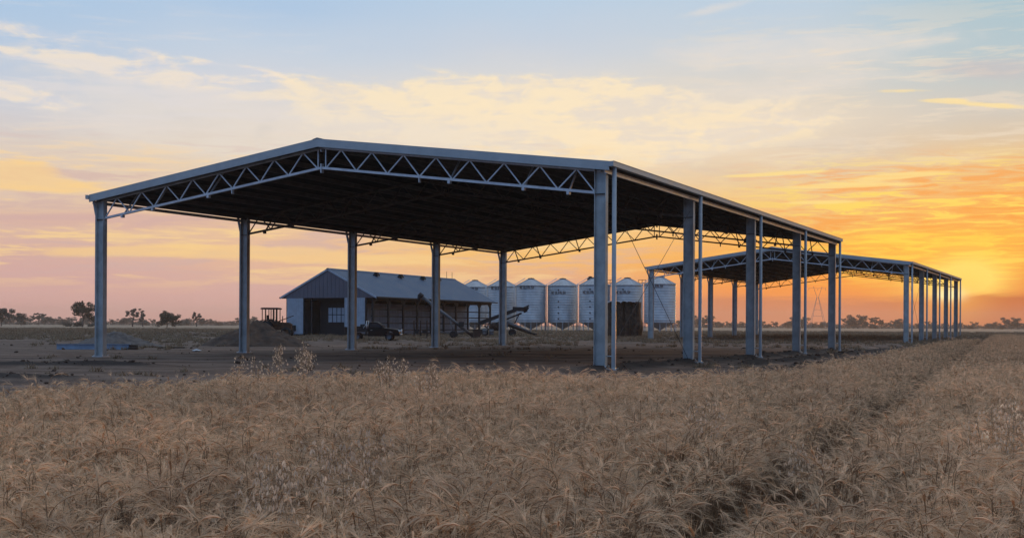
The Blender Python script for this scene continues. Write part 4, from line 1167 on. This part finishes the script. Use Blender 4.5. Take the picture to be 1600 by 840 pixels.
def rows(dmin, dmax, dens, big, rs):
    n = int((dmax-dmin)*dens*(dmax*.9+16)*1.0)
    y = rs.uniform(dmin, dmax, n); x = rs.uniform(-1, 1, n)*(dmax*.47+8)
    k = (np.abs(x) < y*.47+4.5+.02*y) & in_wheat(x, y)
    x, y = x[k], y[k]
    # drill rows follow the shed direction
    q = (x-.42*y)/math.hypot(1, .42)
    rowp = .28; fr = (q/rowp) % 1.0
    sh_ = (np.round(q/rowp)*rowp-q)*.6
    x = x+sh_*.92; y = y-sh_*.39; q = q+sh_
    t1 = np.abs(q+1.31+.035*fbm(x, y, 3)); t2 = np.abs(q+1.95+.05*fbm(x, y, 3)); t3 = np.minimum.reduce([np.abs(q-.62+.1*fbm(x, y, 4)), np.abs(q+.55+.1*fbm(x, y, 5)), np.abs(q+3.15+.12*fbm(x, y, 4)), np.abs(q-1.75+.1*fbm(x, y, 4))])
    gap = np.exp(-(t1/((.25+.0024*y)*(1+.10*fbm(x, y, .9))))**6); gap2 = np.exp(-(t2/(.15+.003*y))**4)*.62; gap3 = np.exp(-(t3/(.14+.003*y))**4)*.6
    thin = np.clip(np.clip(fbm(x, y, 3.3)-.55, 0, 1)*.9+np.clip(fbm(x+7, y-3, .85)-.42, 0, 1)*1.0, 0, .92)
    keep = rs.uniform(0, 1, len(x)) > np.maximum.reduce([gap*1.01, gap2, gap3, thin])
    x, y = x[keep], y[keep]; gap = np.maximum(gap, gap2)[keep]
    z = tz(x, y, False)
    h = (1.05+.07*fbm(x, y, 4.5)+.09*fbm(x, y, 1.1)+rs.normal(0, .055, len(x)))*(1-.35*gap)
    n = len(x)
    lean = .10+.08*fbm(x, y, 2.4); la = 2.6+1.2*fbm(x+31, y, 6)
    rot = np.stack([lean*np.cos(la)+rs.normal(0, .07, n), lean*np.sin(la)+rs.normal(0, .07, n), rs.uniform(0, 6.3, n)], 1)
    scl = np.stack([h*rs.uniform(.92, 1.1, n), h*rs.uniform(.92, 1.1, n), h], 1)
    idx = rs.randint(12, 18, n) if big else rs.randint(0, 12, n)
    return np.stack([x, y, z-.01], 1), rot, scl, idx
rs = np.random.RandomState(77)
sets = [rows(2.0, 13, 46, False, rs), rows(13, 26, 38, False, rs), rows(26, 60, 17, True, rs), rows(60, 120, 11, True, rs)]
P, rot, scl, idx = (np.concatenate([s[i] for s in sets]) for i in range(4))
print('wheat clumps', len(P))
scatter('wheat_field', P, rot, scl, idx, protos, 'ripe bearded wheat crop filling the foreground, with a wheel track through it', 'wheat')

# dry grass and weeds on the yard, clods of soil
def tuft(seed, n, h, sp):
    rs = np.random.RandomState(seed); v = []; f = []; c = []
    for _ in range(n):
        a = rs.uniform(0, 6.3); D = np.array([math.cos(a), math.sin(a), 0]); S = np.array([-D[1], D[0], 0]); p = np.array([*rs.uniform(-sp, sp, 2), 0.]); th = rs.uniform(0, .4); L_ = h*rs.uniform(.5, 1.2)
        n0 = len(v); tone = rs.uniform(.7, 1.15)
        for i in range(4):
            w = .012*(1-i/3.2); v.extend([p-S*w, p+S*w]); c.extend([tuple(np.array((.26,.20,.135))*tone)]*2)
            p = p+(np.array([0,0,1])*math.cos(th)+D*math.sin(th))*L_/3; th += .35
        for i in range(3): f.append((n0+2*i, n0+2*i+1, n0+2*i+3, n0+2*i+2))
    me = bpy.data.meshes.new('grass_tuft'); me.from_pydata([tuple(q) for q in v], [], f)
    at_ = me.color_attributes.new('col', 'FLOAT_COLOR', 'POINT'); at_.data.foreach_set('color', np.array([(*q, 1) for q in c], np.float32).ravel())
    me.materials.append(M_STRAW); return me
gt = [tuft(i, 26, .20, .12) for i in range(4)]
n = 30000
y = rs.uniform(0, 1, n)**.62*235+19; x = rs.uniform(-.56, .56, n)*y
k = ~in_wheat(x, y) & (fbm(x, y, 14)+.5*fbm(x, y, 3) > np.where(y < 75, .62, np.where(y < 105, .25, -.25))) & (windrow(x, y) < .3)
q, s = shed_local(x, y); k &= ~((q < 0) & (q > -SPAN) & (s > 0) & (s < 42) & (rs.uniform(0, 1, n) > .15))
x, y = x[k], y[k]; n = len(x)
sc = rs.uniform(.5, 1.25, n)*(1+y/220)
scatter('dry_grass', np.stack([x, y, tz(x, y)-.01], 1), np.stack([rs.normal(0, .1, n), rs.normal(0, .1, n), rs.uniform(0, 6.3, n)], 1), np.stack([sc*1.5, sc*1.5, sc], 1), rs.randint(0, 4, n), gt, 'dry grass tufts scattered over the bare yard', 'grass')
def clod(seed):
    rs = np.random.RandomState(seed); m = MB(); n = 7; vs = []
    for j in range(4):
        for i in range(n):
            a = 2*math.pi*i/n; qv = math.sin(math.pi*(.15+.72*j/3))
            vs.append((qv*math.cos(a)*rs.uniform(.7, 1.25), qv*math.sin(a)*rs.uniform(.7, 1.25), -.3+1.1*j/3*rs.uniform(.85, 1.15)))
    fs = [(j*n+i, j*n+(i+1)%n, (j+1)*n+(i+1)%n, (j+1)*n+i) for j in range(3) for i in range(n)]+[tuple(3*n+i for i in range(n))]
    return m.addv(vs, fs).mesh('soil_clod', M_DIRT)
n = 60000
y = rs.uniform(18, 100, n); x = rs.uniform(-.56, .56, n)*y
w = windrow(x, y)
k = (rs.uniform(0, 1, n) < .012+.25*sst(w, .15, .6)) & ~in_wheat(x, y)
x, y, w = x[k], y[k], w[k]; n = len(x)
sc = rs.gamma(1.4, .022, n)+.012+.015*w*rs.uniform(0, 1, n)
scatter('soil_clods', np.stack([x, y, tz(x, y)+.01], 1), np.stack([rs.normal(0, .3, n), rs.normal(0, .3, n), rs.uniform(0, 6.3, n)], 1), np.stack([sc*1.2, sc, sc*.8], 1), rs.randint(0, 3, n), [clod(i) for i in range(3)], 'clods of dark soil along the graded ground', 'soil')

# ---------------------------------------------------------------- wild oats standing above the wheat
M_OAT = straw_mat('dry_oat', .65)
def oats(seed, spots, x, y, name_label, hs):
    rs = np.random.RandomState(seed)
    t_ = thing('wild_oats', name_label, 'wild oats', (x, y, float(tz(x, y, False))), 0, 'wild oats above the wheat')
    def mk(v, f, c, nm):
        me = bpy.data.meshes.new(nm); me.from_pydata([tuple(q) for q in v], [], f)
        at_ = me.color_attributes.new('col', 'FLOAT_COLOR', 'POINT'); at_.data.foreach_set('color', np.array([(*q, 1) for q in c], np.float32).ravel())
        me.materials.append(M_OAT); link(nm, me, t_)
    for (ox, oy, H) in spots:
        v = []; f = []; c = []; v2 = []; f2 = []; c2 = []
        wd = max(.0030, .00085*y*.55)
        def thin(a, b_, w, cc, V, F, C):
            d_ = b_-a
            for up in (np.array([1., 0, 0]), np.array([0, 1., .3])):
                s_ = np.cross(d_, up); nn = np.linalg.norm(s_)
                if nn < 1e-6: continue
                s_ = s_/nn*w/2; n0 = len(V); V.extend([a-s_, a+s_, b_+s_*.7, b_-s_*.7]); C.extend([cc]*4); F.append((n0, n0+1, n0+2, n0+3))
        p = np.array([ox, oy, .2]); a = rs.uniform(0, 6.3); ln = rs.uniform(.02, .10)
        D = np.array([math.cos(a), math.sin(a), 0]); prev = p; path = [p]
        for i in range(8):
            q = np.array([ox, oy, .2])+np.array([0, 0, 1])*(H-.2)*(i+1)/8+D*ln*H*((i+1)/8)**2.2; thin(prev, q, wd, (.36,.29,.21), v, f, c); prev = q; path.append(q)
        mk(v, f, c, 'stem')
        for i in range(rs.randint(20, 28)):
            h_ = rs.uniform(.76, 1.0); k_ = h_*8; i0 = min(7, int(k_)); b0_ = path[i0]+(path[i0+1]-path[i0])*(k_-i0)
            aa = rs.uniform(0, 6.3); rch = rs.uniform(.015, .11)*(1.35-h_)*2.1; o_ = np.array([math.cos(aa), math.sin(aa), 0])
            tip = b0_+o_*rch+np.array([0, 0, rs.uniform(.0, .05)]); dn = tip+o_*.012+np.array([0, 0, -.022])
            thin(b0_, tip, wd*.45, (.36,.29,.21), v2, f2, c2); thin(tip, dn, wd*.45, (.36,.29,.21), v2, f2, c2)
            L_ = rs.uniform(.022, .032)*(1+.014*y); ww = L_*.15
            for ang in (-.22, .22):
                dd = np.array([math.sin(ang)*o_[0], math.sin(ang)*o_[1], -math.cos(ang)])+rs.normal(0, .12, 3)
                for sd_ in (np.array([-o_[1], o_[0], 0]), o_):
                    n0 = len(v2); m_ = dn+dd*L_*.45; v2.extend([dn, m_+sd_*ww, dn+dd*L_, m_-sd_*ww]); cc = tuple(np.array((1.0,.86,.70))*rs.uniform(.7, 1.05)); c2.extend([cc]*4); f2.append((n0, n0+1, n0+2, n0+3))
        mk(v2, f2, c2, 'panicle')
def oat_spots(px0, px1, d0, d1, n, hmin, hmax, seed):
    rs = np.random.RandomState(seed); c = ((px0+px1)/2-800)/FPX*(d0+d1)/2, (d0+d1)/2; out = []
    for _ in range(n):
        d_ = rs.uniform(d0, d1); x_ = (rs.uniform(px0, px1)-800)/FPX*d_; out.append((x_-c[0], d_-c[1], rs.uniform(hmin, hmax)+.05))
    return c, out
for sd_, (px0, px1, d0, d1, n_, h0, h1, lab) in enumerate((
    (405, 455, 4.7, 5.9, 6, .95, 1.12, 'loose pale wild oats in the near wheat, leftmost of the front pair'),
    (470, 590, 4.6, 6.6, 10, .88, 1.16, 'widest clump of pale wild oats, low in the centre left foreground'),
    (596, 632, 14, 19, 7, 1.12, 1.30, 'wild oats below the third left column, near the crop edge'),
    (660, 695, 13, 18, 7, 1.02, 1.22, 'wild oats below the fourth left column, near the crop edge'),
    (428, 442, 17, 18.4, 3, 1.25, 1.38, 'thin upright wild oats at the crop edge below the dirt heap, left one'),
    (462, 490, 17, 18.8, 6, 1.22, 1.42, 'bushier wild oats at the crop edge right of the dirt heap'),
    (352, 402, 16.8, 18, 3, 1.08, 1.22, 'faint short wild oats at the crop edge below the second left column'),
    (1080, 1120, 8.2, 11, 4, .92, 1.04, 'faint wild oats in the wheat in front of the second right column'),
    (1255, 1282, 6.6, 8.0, 4, .88, .98, 'small wild oats beside the dark wheel track'),
    (1536, 1600, 7.6, 9.4, 7, .98, 1.16, 'pale wild oats near the right edge of the picture'))):
    c, sp_ = oat_spots(px0, px1, d0, d1, n_, h0, h1, 300+sd_)
    oats(400+sd_, sp_, c[0], c[1], lab, None)

# ---------------------------------------------------------------- haze
hz = MB().box((-2700, -160, -1.4), (2700, 3000, 40))
m = bpy.data.materials.new('evening_haze'); m.use_nodes = True
m.node_tree.nodes.clear(); n = NB(m.node_tree)
pv = n.new('ShaderNodeVolumePrincipled'); pv.inputs['Color'].default_value = (.96, .86, .74, 1); pv.inputs['Density'].default_value = .00021; pv.inputs['Anisotropy'].default_value = .45
out = n.new('ShaderNodeOutputMaterial'); m.node_tree.links.new(pv.outputs[0], out.inputs['Volume'])
tag(hz.build('haze', m), 'thin evening haze over the plain', 'haze', kind='stuff')
